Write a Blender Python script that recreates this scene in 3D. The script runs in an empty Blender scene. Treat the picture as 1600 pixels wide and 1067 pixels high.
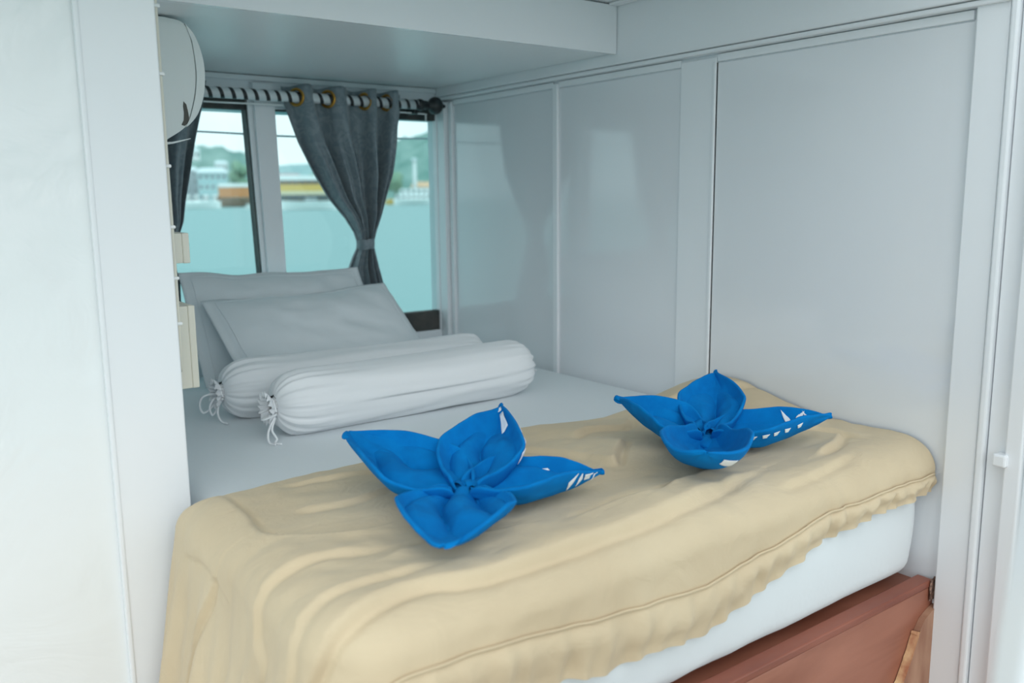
import bpy, bmesh, math, random
import numpy as np
from mathutils import Vector, Matrix, noise

random.seed(7)
PI = math.pi
scene = bpy.context.scene
COL = scene.collection

# ------------------------------------------------------------------ camera
cam_d = bpy.data.cameras.new('camera')
cam = bpy.data.objects.new('camera', cam_d)
COL.objects.link(cam)
CAM = Vector((-1.7778, -1.6011, 1.30))
_r = (0.801904637, -0.597372614, -0.009742381)
_u = (0.105398997, 0.125397720, 0.986491999)
_f = (0.588081631, 0.792099345, -0.163519487)
cam.matrix_world = Matrix(((_r[0], _u[0], -_f[0], CAM.x), (_r[1], _u[1], -_f[1], CAM.y), (_r[2], _u[2], -_f[2], CAM.z), (0, 0, 0, 1)))
cam_d.sensor_width = 36
cam_d.lens = 30.6876
cam_d.clip_start = 0.05
cam_d.clip_end = 4000
cam_d.dof.use_dof = True
cam_d.dof.focus_distance = 1.85
cam_d.dof.aperture_fstop = 2.8
scene.camera = cam

# ------------------------------------------------------------------ sky, added fill sun, exposure
world = bpy.data.worlds.new('overcast_sky')
scene.world = world
world.use_nodes = True
wn = world.node_tree.nodes
wl = world.node_tree.links
wn.clear()
wo = wn.new('ShaderNodeOutputWorld')
wb = wn.new('ShaderNodeBackground')
wtc = wn.new('ShaderNodeTexCoord')
wmap = wn.new('ShaderNodeMapping')
wmap.inputs['Scale'].default_value = (1.0, 1.0, 2.6)
wno = wn.new('ShaderNodeTexNoise')
wno.inputs['Scale'].default_value = 3.2
wno.inputs['Detail'].default_value = 5
wrp = wn.new('ShaderNodeValToRGB')
wrp.color_ramp.elements[0].position = 0.36
wrp.color_ramp.elements[0].color = (0.74, 0.87, 0.93, 1)
wrp.color_ramp.elements[1].position = 0.64
wrp.color_ramp.elements[1].color = (0.95, 0.985, 1.0, 1)
wl.new(wtc.outputs['Generated'], wmap.inputs['Vector'])
wl.new(wmap.outputs['Vector'], wno.inputs['Vector'])
wl.new(wno.outputs['Fac'], wrp.inputs['Fac'])
wl.new(wrp.outputs['Color'], wb.inputs['Color'])
wb.inputs['Strength'].default_value = 1.38
wl.new(wb.outputs['Background'], wo.inputs['Surface'])

sun_d = bpy.data.lights.new('fill_sun', 'SUN')
sun = bpy.data.objects.new('fill_sun', sun_d)
COL.objects.link(sun)
sun_d.energy = 0.65  # soft frontal fill, added so that light reaches into the alcove
sun_d.angle = math.radians(70)
sun_d.color = (1.0, 0.985, 0.96)
sun.rotation_euler = Vector((0.40, 0.80, -0.42)).to_track_quat('-Z', 'Y').to_euler()

vs = scene.view_settings
vs.view_transform = 'Standard'
vs.look = 'None'
vs.exposure = 0.27
vs.gamma = 1.0
vs.use_curve_mapping = False
scene.cycles.max_bounces = 10
scene.cycles.diffuse_bounces = 6
scene.cycles.transparent_max_bounces = 12

# ------------------------------------------------------------------ helpers
def tag(o, label=None, cat=None, group=None, kind=None):
    if label: o['label'] = label
    if cat: o['category'] = cat
    if group: o['group'] = group
    if kind: o['kind'] = kind
    return o

def mk(name, verts, faces, mat=None, parent=None, smooth=True):
    me = bpy.data.meshes.new(name)
    me.from_pydata([tuple(v) for v in verts], [], [tuple(f) for f in faces])
    me.update()
    if mat: me.materials.append(mat)
    if smooth:
        me.polygons.foreach_set('use_smooth', [True] * len(me.polygons))
    o = bpy.data.objects.new(name, me)
    COL.objects.link(o)
    if parent: o.parent = parent
    return o

def empty(name, loc=(0, 0, 0)):
    o = bpy.data.objects.new(name, None)
    o.location = loc
    o.empty_display_size = 0.05
    COL.objects.link(o)
    return o

def bmobj(name, bm, mat=None, parent=None, smooth=False):
    me = bpy.data.meshes.new(name)
    bmesh.ops.recalc_face_normals(bm, faces=bm.faces[:])
    bm.to_mesh(me)
    bm.free()
    if mat: me.materials.append(mat)
    if smooth:
        me.polygons.foreach_set('use_smooth', [True] * len(me.polygons))
    o = bpy.data.objects.new(name, me)
    COL.objects.link(o)
    if parent: o.parent = parent
    return o

def add_box(bm, x0, x1, y0, y1, z0, z1, bev=0.0, seg=2):
    r = bmesh.ops.create_cube(bm, size=1.0)
    for v in r['verts']:
        v.co = Vector(((x0 + x1) / 2 + v.co.x * (x1 - x0), (y0 + y1) / 2 + v.co.y * (y1 - y0), (z0 + z1) / 2 + v.co.z * (z1 - z0)))
    if bev > 0:
        es = list({e for v in r['verts'] for e in v.link_edges})
        bmesh.ops.bevel(bm, geom=es, offset=bev, segments=seg, affect='EDGES', profile=0.5)

def box(name, x0, x1, y0, y1, z0, z1, mat, parent=None, bev=0.0, seg=2):
    """world-coordinate box; parent Empties sit where they like, children keep world place via matrix_parent_inverse"""
    bm = bmesh.new()
    add_box(bm, x0, x1, y0, y1, z0, z1, bev, seg)
    o = bmobj(name, bm, mat, None, False)
    attach(o, parent)
    return o

def attach(o, parent):
    if parent is not None:
        o.parent = parent
        o.matrix_parent_inverse = Matrix.Translation(parent.location).inverted() if parent.rotation_euler.z == 0 else parent.matrix_basis.inverted()
    return o

def grid_faces(nu, nv, close_u=False):
    f = []
    for i in range(nu if close_u else nu - 1):
        i2 = (i + 1) % nu
        for j in range(nv - 1):
            f.append((i * nv + j, i2 * nv + j, i2 * nv + j + 1, i * nv + j + 1))
    return f

def tube(pts, rad, n=8, caps=True):
    pts = [Vector(p) for p in pts]
    V, F = [], []
    N = len(pts)
    up = None
    for i, p in enumerate(pts):
        t = (pts[min(i + 1, N - 1)] - pts[max(i - 1, 0)]).normalized()
        if up is None:
            up = t.orthogonal().normalized()
        else:
            up = (up - t * up.dot(t))
            up = up.normalized() if up.length > 1e-6 else t.orthogonal().normalized()
        b = t.cross(up)
        r = rad[i] if isinstance(rad, (list, tuple)) else rad
        for k in range(n):
            a = 2 * PI * k / n
            V.append(p + up * (math.cos(a) * r) + b * (math.sin(a) * r))
    for i in range(N - 1):
        for k in range(n):
            k2 = (k + 1) % n
            F.append((i * n + k, i * n + k2, (i + 1) * n + k2, (i + 1) * n + k))
    if caps:
        F.append(tuple(range(n - 1, -1, -1)))
        F.append(tuple((N - 1) * n + k for k in range(n)))
    return V, F

def tube_obj(name, pts, rad, mat, parent=None, n=8):
    V, F = tube(pts, rad, n)
    o = mk(name, V, F, mat)
    return attach(o, parent)

def smooth_path(pts, n=8):
    """Catmull-Rom through points"""
    P = [Vector(p) for p in pts]
    out = []
    for i in range(len(P) - 1):
        p0, p1, p2, p3 = P[max(i - 1, 0)], P[i], P[i + 1], P[min(i + 2, len(P) - 1)]
        for k in range(n):
            t = k / n
            out.append(0.5 * ((2 * p1) + (p2 - p0) * t + (2 * p0 - 5 * p1 + 4 * p2 - p3) * t * t + (3 * p1 - p0 - 3 * p2 + p3) * t ** 3))
    out.append(P[-1])
    return out

def fbm(x, y, z=0.0, oct=3):
    s, a = 0.0, 1.0
    for k in range(oct):
        s += a * noise.noise((x, y, z + 7.3 * k))
        x *= 2.0; y *= 2.0; a *= 0.5
    return s

def sstep(a, b, x):
    t = max(0.0, min(1.0, (x - a) / (b - a)))
    return t * t * (3 - 2 * t)

def interp(x, xs, ys):
    return float(np.interp(x, xs, ys))

# ------------------------------------------------------------------ materials
def principled(name, col, rough=0.5, **kw):
    m = bpy.data.materials.new(name)
    m.use_nodes = True
    b = m.node_tree.nodes['Principled BSDF']
    b.inputs['Base Color'].default_value = (*col, 1)
    b.inputs['Roughness'].default_value = rough
    for k, v in kw.items():
        k = k.replace('_', ' ')
        if k in b.inputs: b.inputs[k].default_value = v
    return m

def nodes_of(m):
    return m.node_tree.nodes, m.node_tree.links, m.node_tree.nodes['Principled BSDF']

def add_bump(m, scale=(1, 1, 1), nscale=20, detail=4, strength=0.2, dist=0.002, distortion=0.0, rough=0.55):
    n, l, b = nodes_of(m)
    tc = n.new('ShaderNodeTexCoord'); mp = n.new('ShaderNodeMapping')
    mp.inputs['Scale'].default_value = scale
    no = n.new('ShaderNodeTexNoise')
    no.inputs['Scale'].default_value = nscale; no.inputs['Detail'].default_value = detail
    no.inputs['Distortion'].default_value = distortion; no.inputs['Roughness'].default_value = rough
    bp = n.new('ShaderNodeBump'); bp.inputs['Strength'].default_value = strength; bp.inputs['Distance'].default_value = dist
    l.new(tc.outputs['Object'], mp.inputs['Vector']); l.new(mp.outputs['Vector'], no.inputs['Vector'])
    l.new(no.outputs['Fac'], bp.inputs['Height'])
    if b.inputs['Normal'].links:
        l.new(b.inputs['Normal'].links[0].from_socket, bp.inputs['Normal'])
    l.new(bp.outputs['Normal'], b.inputs['Normal'])
    return m

def add_mottle(m, c0, c1, nscale=4, scale=(1, 1, 1), detail=4, lo=0.35, hi=0.65, distortion=0.0):
    n, l, b = nodes_of(m)
    tc = n.new('ShaderNodeTexCoord'); mp = n.new('ShaderNodeMapping')
    mp.inputs['Scale'].default_value = scale
    no = n.new('ShaderNodeTexNoise'); no.inputs['Scale'].default_value = nscale; no.inputs['Detail'].default_value = detail
    no.inputs['Distortion'].default_value = distortion
    rp = n.new('ShaderNodeValToRGB')
    rp.color_ramp.elements[0].position = lo; rp.color_ramp.elements[0].color = (*c0, 1)
    rp.color_ramp.elements[1].position = hi; rp.color_ramp.elements[1].color = (*c1, 1)
    l.new(tc.outputs['Object'], mp.inputs['Vector']); l.new(mp.outputs['Vector'], no.inputs['Vector'])
    l.new(no.outputs['Fac'], rp.inputs['Fac']); l.new(rp.outputs['Color'], b.inputs['Base Color'])
    return m

M = {}
M['paint'] = principled('gloss_white_paint', (0.84, 0.855, 0.88), 0.22, Specular_IOR_Level=0.5)
add_mottle(M['paint'], (0.82, 0.84, 0.865), (0.85, 0.865, 0.89), 2.2, (1, 1, 0.4))
add_bump(M['paint'], (1, 1, 0.06), 60, 3, 0.10, 0.0015)
M['paint_panel'] = principled('gloss_panel_paint', (0.80, 0.815, 0.84), 0.085, Specular_IOR_Level=0.8)
add_mottle(M['paint_panel'], (0.775, 0.795, 0.825), (0.805, 0.82, 0.845), 1.6, (1, 1, 0.5))
add_bump(M['paint_panel'], (1, 1, 0.10), 22, 2, 0.06, 0.003)
M['plaster'] = principled('brushed_gloss_paint', (0.84, 0.865, 0.875), 0.16, Specular_IOR_Level=0.6)
add_bump(M['plaster'], (1, 1, 1), 4.5, 4, 0.42, 0.014, 1.1)
M['ceiling'] = principled('ceiling_paint', (0.80, 0.83, 0.845), 0.34, Specular_IOR_Level=0.5)
add_bump(M['ceiling'], (1, 1, 1), 3, 2, 0.12, 0.01)
M['gap'] = principled('dark_joint', (0.05, 0.05, 0.05), 0.9)
M['deck'] = principled('deck_wood', (0.36, 0.27, 0.19), 0.55)
add_mottle(M['deck'], (0.30, 0.22, 0.15), (0.42, 0.32, 0.23), 6, (1, 12, 1))
M['sheet'] = principled('white_cotton_sheet', (0.72, 0.765, 0.79), 0.85, Sheen_Weight=0.15)
add_bump(M['sheet'], (1, 1, 1), 7, 4, 0.25, 0.012)
add_bump(M['sheet'], (1, 1, 1), 600, 2, 0.10, 0.0005)
M['bolster'] = principled('bolster_cotton', (0.80, 0.82, 0.84), 0.8, Sheen_Weight=0.15)
add_bump(M['bolster'], (1, 1, 1), 500, 2, 0.10, 0.0005)
M['pillow'] = principled('pillow_cotton', (0.72, 0.765, 0.79), 0.85, Sheen_Weight=0.15)
add_bump(M['pillow'], (1, 1, 1), 500, 2, 0.10, 0.0005)
M['duvet'] = principled('beige_cotton_duvet', (0.62, 0.50, 0.335), 0.8, Sheen_Weight=0.1)
add_mottle(M['duvet'], (0.595, 0.475, 0.315), (0.64, 0.52, 0.35), 5)
add_bump(M['duvet'], (1, 1.6, 1), 11, 4, 0.30, 0.012, 1.2)
add_bump(M['duvet'], (1, 1, 1), 38, 3, 0.15, 0.004, 0.5)
add_bump(M['duvet'], (1, 1, 1), 700, 2, 0.08, 0.0005)
M['towel'] = principled('blue_terry', (0.0, 0.16, 0.44), 0.95, Sheen_Weight=0.0, Sheen_Roughness=0.5, Specular_IOR_Level=0.15)
add_mottle(M['towel'], (0.0, 0.16, 0.47), (0.0, 0.195, 0.54), 30)
add_bump(M['towel'], (1, 1, 1), 700, 2, 0.45, 0.0012)
M['print'] = principled('white_towel_print', (0.82, 0.85, 0.87), 0.8)
M['wood'] = principled('varnished_red_wood', (0.25, 0.10, 0.065), 0.42)
add_mottle(M['wood'], (0.24, 0.078, 0.045), (0.38, 0.15, 0.095), 5, (0.6, 1, 3.0), 6, 0.3, 0.7, 0.6)
add_bump(M['wood'], (0.3, 1, 3), 30, 4, 0.15, 0.002)
M['wood_edge'] = principled('red_wood_edge', (0.20, 0.062, 0.040), 0.38)
add_mottle(M['wood_edge'], (0.19, 0.05, 0.03), (0.28, 0.085, 0.05), 8, (0.5, 1, 4))
M['wood_pale'] = principled('split_raw_wood', (0.42, 0.23, 0.13), 0.6)
add_mottle(M['wood_pale'], (0.30, 0.14, 0.085), (0.42, 0.235, 0.15), 9, (3, 1, 0.8), 5)
M['splinter'] = principled('pale_splinter_wood', (0.62, 0.36, 0.18), 0.7)
add_mottle(M['splinter'], (0.36, 0.13, 0.06), (0.66, 0.42, 0.22), 40, (1, 1, 0.5), 3)
M['curtain'] = principled('grey_jacquard', (0.19, 0.235, 0.26), 0.55, Sheen_Weight=0.3)
add_mottle(M['curtain'], (0.165, 0.21, 0.235), (0.215, 0.262, 0.29), 26, (1, 1, 1), 4, 0.45, 0.55, 2.0)
add_bump(M['curtain'], (1, 1, 1), 400, 2, 0.15, 0.0006)
M['brass'] = principled('brass_ring', (0.55, 0.29, 0.06), 0.28, Metallic=0.9)
M['black'] = principled('black_plastic', (0.018, 0.02, 0.022), 0.35)
M['rod'] = principled('white_rod', (0.72, 0.76, 0.78), 0.35)
M['frame_dark'] = principled('dark_window_frame', (0.045, 0.048, 0.048), 0.6)
add_mottle(M['frame_dark'], (0.03, 0.035, 0.037), (0.075, 0.07, 0.062), 18)
M['ac'] = principled('aged_white_plastic', (0.75, 0.79, 0.78), 0.4)
M['cream'] = principled('cream_plastic', (0.74, 0.715, 0.62), 0.45)
M['clip'] = principled('white_clip', (0.85, 0.87, 0.87), 0.4)
M['dark_hole'] = principled('dark_break', (0.10, 0.095, 0.085), 0.8)
M['chip'] = principled('rough_chipped_wood', (0.17, 0.075, 0.05), 0.9)
add_mottle(M['chip'], (0.06, 0.035, 0.03), (0.34, 0.20, 0.15), 120, (1, 1, 1), 3)
M['grey_metal'] = principled('grey_metal', (0.45, 0.47, 0.48), 0.35, Metallic=0.7)
M['foam'] = principled('beige_inner_pillow', (0.30, 0.27, 0.23), 0.9)

# tinted pane
g = bpy.data.materials.new('tinted_glass'); g.use_nodes = True
gn, gl = g.node_tree.nodes, g.node_tree.links
gn.clear()
go = gn.new('ShaderNodeOutputMaterial'); gm = gn.new('ShaderNodeMixShader')
gt = gn.new('ShaderNodeBsdfTransparent'); gg = gn.new('ShaderNodeBsdfGlossy')
gt.inputs['Color'].default_value = (0.76, 0.88, 0.885, 1)
gg.inputs['Roughness'].default_value = 0.03
gm.inputs['Fac'].default_value = 0.04
gl.new(gt.outputs[0], gm.inputs[1]); gl.new(gg.outputs[0], gm.inputs[2]); gl.new(gm.outputs[0], go.inputs['Surface'])
M['glass'] = g

# outdoors
M['water'] = principled('harbour_water', (0.235, 0.40, 0.40), 0.5, Specular_IOR_Level=0.3)
add_bump(M['water'], (1, 1, 1), 0.5, 4, 0.35, 0.3)
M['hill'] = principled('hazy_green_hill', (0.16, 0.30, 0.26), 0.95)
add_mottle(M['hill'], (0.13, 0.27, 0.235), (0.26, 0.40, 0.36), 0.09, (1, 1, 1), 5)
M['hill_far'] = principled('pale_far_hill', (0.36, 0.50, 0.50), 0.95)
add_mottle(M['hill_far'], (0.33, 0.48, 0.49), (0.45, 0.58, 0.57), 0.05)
M['leaf'] = principled('hazy_tree_leaf', (0.22, 0.36, 0.25), 0.8)  # leaf green lightened to put distance haze into the colour
add_mottle(M['leaf'], (0.18, 0.32, 0.23), (0.28, 0.42, 0.28), 0.6)
M['trunk'] = principled('trunk', (0.16, 0.11, 0.08), 0.9)
M['b_white'] = principled('white_boat_paint', (0.95, 0.95, 0.94), 0.4)
M['b_cream'] = principled('cream_boat_paint', (0.80, 0.70, 0.50), 0.5)
M['b_yellow'] = principled('yellow_canopy', (0.80, 0.52, 0.16), 0.6)
M['b_orange'] = principled('orange_tarpaulin', (0.66, 0.27, 0.10), 0.7)
M['b_brown'] = principled('brown_boat_wood', (0.28, 0.18, 0.12), 0.6)
M['b_dark'] = principled('shaded_deck_opening', (0.12, 0.13, 0.13), 0.7)
M['h_grey'] = principled('grey_render_wall', (0.33, 0.37, 0.40), 0.8)
M['h_teal'] = principled('pale_teal_wall', (0.38, 0.58, 0.60), 0.7)
M['h_white'] = principled('white_house_wall', (0.80, 0.82, 0.82), 0.7)
M['h_roof'] = principled('pale_metal_roof', (0.72, 0.80, 0.82), 0.4)
M['h_pink'] = principled('pink_tiled_roof', (0.60, 0.42, 0.42), 0.7)
M['h_peach'] = principled('peach_roof', (0.78, 0.50, 0.32), 0.7)
M['h_pane'] = principled('dark_pane', (0.10, 0.15, 0.17), 0.2)
M['land'] = principled('quay_ground', (0.36, 0.39, 0.37), 0.9)

# ------------------------------------------------------------------ setting: key sizes
WL = -1.335           # inner face of the left partition
WLO = -1.462          # its outer face
YB = 1.20             # window wall, inner face
ZS, ZC = 1.69, 1.818  # soffit underside, ceiling
YS = 0.25             # soffit front
ZM = 0.75             # mattress top
YF = -0.69            # mattress foot

floor = box('floor', -3.2, 0.06, -3.0, 1.3, -0.04, 0.0, M['deck']); tag(floor, kind='structure')

# ceiling with lowered soffit over the bunk
ceil = box('ceiling', -2.9, 0.05, -0.85, YB + 0.1, ZC + 0.0005, ZC + 0.05, M['paint']); tag(ceil, kind='structure')  # unseen left overhang added to cut sky light on left wall and post
bm = bmesh.new()
add_box(bm, WL, -0.042, YS, YB - 0.002, ZS, ZC - 0.003)
attach(bmobj('soffit', bm, M['ceiling']), ceil)
box('soffit_fascia', WL, -0.042, YS - 0.012, YS, ZS - 0.004, ZC - 0.003, M['paint'], ceil, 0.002)
box('ceiling_batten', -0.075, -0.043, -0.84, YS - 0.014, ZC - 0.006, ZC - 0.0005, M['paint'], ceil, 0.002)

# right wall: backing, raised panels, stiles, frieze
wr = box('wall_right', 0.0, 0.05, -0.74, YB + 0.1, 0.0, ZC, M['paint']); tag(wr, kind='structure')
def panel(y0, y1, z0=0.42, z1=1.626, parent=wr):
    return box('panel', -0.004, 0.001, y0, y1, z0, z1, M['paint_panel'], parent, 0.0015)
panel(0.5562, 1.1272)
panel(0.0312, 0.5318)
panel(-0.7315, -0.0893)
box('stile', -0.013, 0.001, 0.5325, 0.5555, 0.42, 1.640, M['paint'], wr, 0.002)
box('stile', -0.0085, 0.001, -0.0885, 0.0305, 0.42, 1.640, M['paint'], wr, 0.002)
box('stile', -0.012, 0.001, -0.0885, -0.080, 0.42, 1.628, M['paint'], wr, 0.0015)
box('stile', -0.016, 0.001, 1.128, 1.150, 0.42, 1.640, M['paint'], wr, 0.003)
box('stile', -0.032, 0.001, 1.153, YB + 0.002, 0.42, 1.640, M['paint'], wr, 0.003)
box('rail', -0.0085, 0.001, -0.722, -0.0905, 1.6285, 1.647, M['paint'], wr, 0.002)
box('rail', -0.0085, 0.001, 0.0325, 0.5305, 1.6285, 1.647, M['paint'], wr, 0.002)
box('rail', -0.0085, 0.001, 0.5575, 1.1265, 1.6285, 1.647, M['paint'], wr, 0.002)
box('frieze_board', -0.040, 0.001, -0.80, YB - 0.002, 1.660, ZC - 0.001, M['paint'], wr, 0.003)
box('moulding', -0.030, 0.001, -0.80, YB - 0.002, 1.6485, 1.6590, M['paint'], wr, 0.003)
box('joint_shadow_gap', -0.0395, -0.034, YS + 0.001, YB - 0.003, ZS - 0.0018, ZS + 0.002, M['gap'], wr)

# door post beyond the bunk, right
t1 = box('trim_1', -0.020, 0.05, -0.795, -0.732, 0.0, ZC, M['paint'], None, 0.003); tag(t1, kind='structure')
box('bead', -0.026, 0.02, -0.812, -0.797, 0.0, 1.659, M['paint'], t1, 0.004)
box('jamb_board', -0.014, 0.05, -0.852, -0.814, 0.0, ZC, M['paint'], t1, 0.002)
box('stop_bead', -0.030, 0.05, -0.885, -0.854, 0.0, ZC, M['paint'], t1, 0.003)
box('jamb_board', -0.020, 0.05, -1.02, -0.887, 0.0, ZC, M['paint'], t1, 0.003)
box('latch_keeper', -0.042, -0.0135, -0.862, -0.836, 0.770, 0.795, M['paint'], t1, 0.004)

# door leaf standing ajar close to the camera at the right, leaning slightly in its hinges
d1 = empty('door_1', (-1.207, -1.3872, 1.1396)); tag(d1, kind='structure')
for nm, u0, u1, v0, v1, z0, z1, bv in (('door_leaf', 0.0, 0.42, 0.0, 0.035, -1.12, 0.60, 0.006), ('door_panel', 0.06, 0.36, -0.004, 0.001, -0.98, -0.30, 0.002), ('door_panel', 0.06, 0.36, -0.004, 0.001, -0.20, 0.50, 0.002)):
    bm = bmesh.new(); add_box(bm, u0, u1, v0, v1, z0, z1, bv)
    bmobj(nm, bm, M['paint'], d1)
d1.matrix_basis = Matrix.Translation((-1.207, -1.3872, 1.1396)) @ Matrix.Rotation(math.atan2(-0.596, 0.803), 4, 'Z') @ Matrix.Rotation(math.radians(3.2), 4, 'Y')

# left partition, its end post and outer face
wlft = box('wall_left', WLO + 0.004, WL, 0.004, YB + 0.1, 0.0, ZC, M['paint']); tag(wlft, kind='structure')
box('end_post', WLO + 0.003, WL, -0.004, 0.020, 0.0, ZC, M['paint'], wlft, 0.003)
box('edge_bead', WLO - 0.002, WLO + 0.0075, -0.0065, 0.006, 0.0, ZC, M['paint'], wlft, 0.003)

wfo = box('wall_front', -2.9, WLO - 0.0005, 0.006, 0.06, 0.0, ZC, M['plaster']); tag(wfo, kind='structure')

# window wall: header, sill board, mullion, jambs
wb_ = empty('wall_window', (-0.65, YB, 0.0)); tag(wb_, kind='structure')
ZW0, ZW1 = 0.805, 1.600
def hexa(name, pts8, mat, parent):
    """8 corners: bottom 4 (ccw) then top 4"""
    o = mk(name, pts8, [(0, 3, 2, 1), (4, 5, 6, 7), (0, 1, 5, 4), (1, 2, 6, 5), (2, 3, 7, 6), (3, 0, 4, 7)], mat, None, False)
    return attach(o, parent)
box('header', WL, -0.001, YB, YB + 0.06, 1.632, ZC - 0.001, M['paint'], wb_, 0.002)
box('cornice_strip', WL, -0.042, YB - 0.016, YB - 0.001, 1.672, ZS - 0.002, M['paint'], wb_, 0.002)
box('lower_boards', WL, -0.001, YB, YB + 0.06, 0.0, ZW0, M['paint'], wb_, 0.002)
box('jamb', -0.036, -0.001, YB, YB + 0.06, ZW0, 1.632, M['paint'], wb_, 0.002)
box('jamb', WL, WL + 0.05, YB, YB + 0.06, ZW0, 1.632, M['paint'], wb_, 0.002)
box('header_drop', -0.652, -0.215, YB, YB + 0.05, 1.588, 1.632, M['paint'], wb_, 0.002)
def lean(x0b, x1b, x0t, x1t, y0, y1, z0, z1):
    return [(x0b, y0, z0), (x1b, y0, z0), (x1b, y1, z0), (x0b, y1, z0), (x0t, y0, z1), (x1t, y0, z1), (x1t, y1, z1), (x0t, y1, z1)]
hexa('mullion', lean(-0.700, -0.641, -0.726, -0.658, YB - 0.020, YB + 0.05, ZW0, 1.665), M['paint'], wb_)
hexa('mullion_bead', lean(-0.7125, -0.6985, -0.742, -0.7245, YB - 0.004, YB + 0.05, ZW0, 1.630), M['paint'], wb_)
hexa('mullion_seal', lean(-0.7155, -0.7128, -0.7450, -0.7423, YB + 0.003, YB + 0.045, ZW0, 1.600), M['frame_dark'], wb_)
hexa('mullion_seal', lean(-0.6408, -0.6375, -0.6578, -0.6545, YB + 0.003, YB + 0.045, ZW0, 1.585), M['frame_dark'], wb_)
# outside eave over the windows
box('eave_board', -2.2, 0.6, YB + 0.07, YB + 0.36, 1.605, 1.635, M['h_teal'], wb_, 0.003)

def window(n, x0, x1, ztop_rail, xr0, xr1):
    w = empty('window_%d' % n, ((x0 + x1) / 2, YB + 0.02, ZW0)); tag(w, kind='structure')
    box('frame_rail', x0, x1 + (0.029 if n == 1 else 0), YB + 0.004, YB + 0.034, ZW0, 0.879, M['frame_dark'], w, 0.002)
    box('frame_rail', xr0, xr1, YB + 0.006, YB + 0.034, ztop_rail, 1.631, M['frame_dark'], w, 0.002)
    box('pane', x0, x1 + (0.045 if n == 1 else 0), YB + 0.022, YB + 0.026, 0.870, 1.628, M['glass'], w)
    return w
window(1, WL + 0.051, -0.7435, 1.582, WL + 0.051, -0.7435)
window(2, -0.650, -0.037, 1.577, -0.214, -0.037)
box('window_seal', -0.652, -0.215, YB + 0.004, YB + 0.03, 1.583, 1.5875, M['frame_dark'], wb_)

# ------------------------------------------------------------------ bed frame
bed = empty('bunk_bed', (-0.67, -0.70, 0.0))
tag(bed, 'red-brown varnished wooden bunk base with a chipped foot board under the mattress', 'bed')
box('foot_board', -1.34, -0.002, -0.722, -0.700, 0.02, 0.468, M['wood'], bed, 0.002)
box('top_edge', -1.34, -0.012, -0.724, -0.690, 0.4685, 0.485, M['wood_edge'], bed, 0.003)
# overlapping end plank with slanted, splintered edge
E_ = [(-0.003, 0.428), (-0.030, 0.421), (-0.056, 0.410), (-0.074, 0.390), (-0.096, 0.345), (-0.120, 0.305), (-0.146, 0.265), (-0.170, 0.20), (-0.170, 0.02), (-0.003, 0.02)]
V = [(x, -0.7355, z) for x, z in E_] + [(x, -0.7225, z) for x, z in E_]
n_ = len(E_)
F = [tuple(range(n_)), tuple(range(2 * n_ - 1, n_ - 1, -1))] + [(i, n_ + i, n_ + (i + 1) % n_, (i + 1) % n_) for i in range(n_)]
attach(mk('end_plank', V, F, M['wood_pale'], None, False), bed)
pts = []
for i in range(3, 8):
    pts.append((E_[i][0] - 0.004, -0.733, E_[i][1] + 0.001))
V, F = [], []
sp = smooth_path(pts, 8)
for i, p in enumerate(sp):
    w = 0.007 + 0.004 * noise.noise((i * 0.7, 2, 3))
    V += [(p.x - w, -0.7235, p.z), (p.x - w * 0.2, -0.7385 - 0.002 * noise.noise((i * 1.3, 1, 0)), p.z), (p.x + w, -0.7362, p.z)]
for i in range(len(sp) - 1):
    for k in range(2):
        F.append((i * 3 + k, (i + 1) * 3 + k, (i + 1) * 3 + k + 1, i * 3 + k + 1))
attach(mk('splintered_edge', V, F, M['splinter'], None, False), bed)
# broken, unpainted end of the top edge by the wall
V, F = [], []
nx, nz = 9, 9
for i in range(nx):
    for j in range(nz):
        x = -0.026 + 0.024 * i / (nx - 1); z = 0.440 + 0.05 * j / (nz - 1)
        V.append((x + 0.002 * noise.noise((i, j, 5)), -0.7265 + 0.0045 * noise.noise((i * 1.7, j * 1.7, 1)), z + 0.003 * noise.noise((i, j, 9))))
F = grid_faces(nx, nz)
attach(mk('chipped_corner', V, F, M['chip'], None, False), bed)
box('side_board', -1.34, -1.318, -0.698, -0.012, 0.02, 0.468, M['wood'], bed, 0.002)
box('slat_base', -1.315, -0.002, -0.698, 1.195, 0.452, 0.468, M['wood'], bed)

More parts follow.
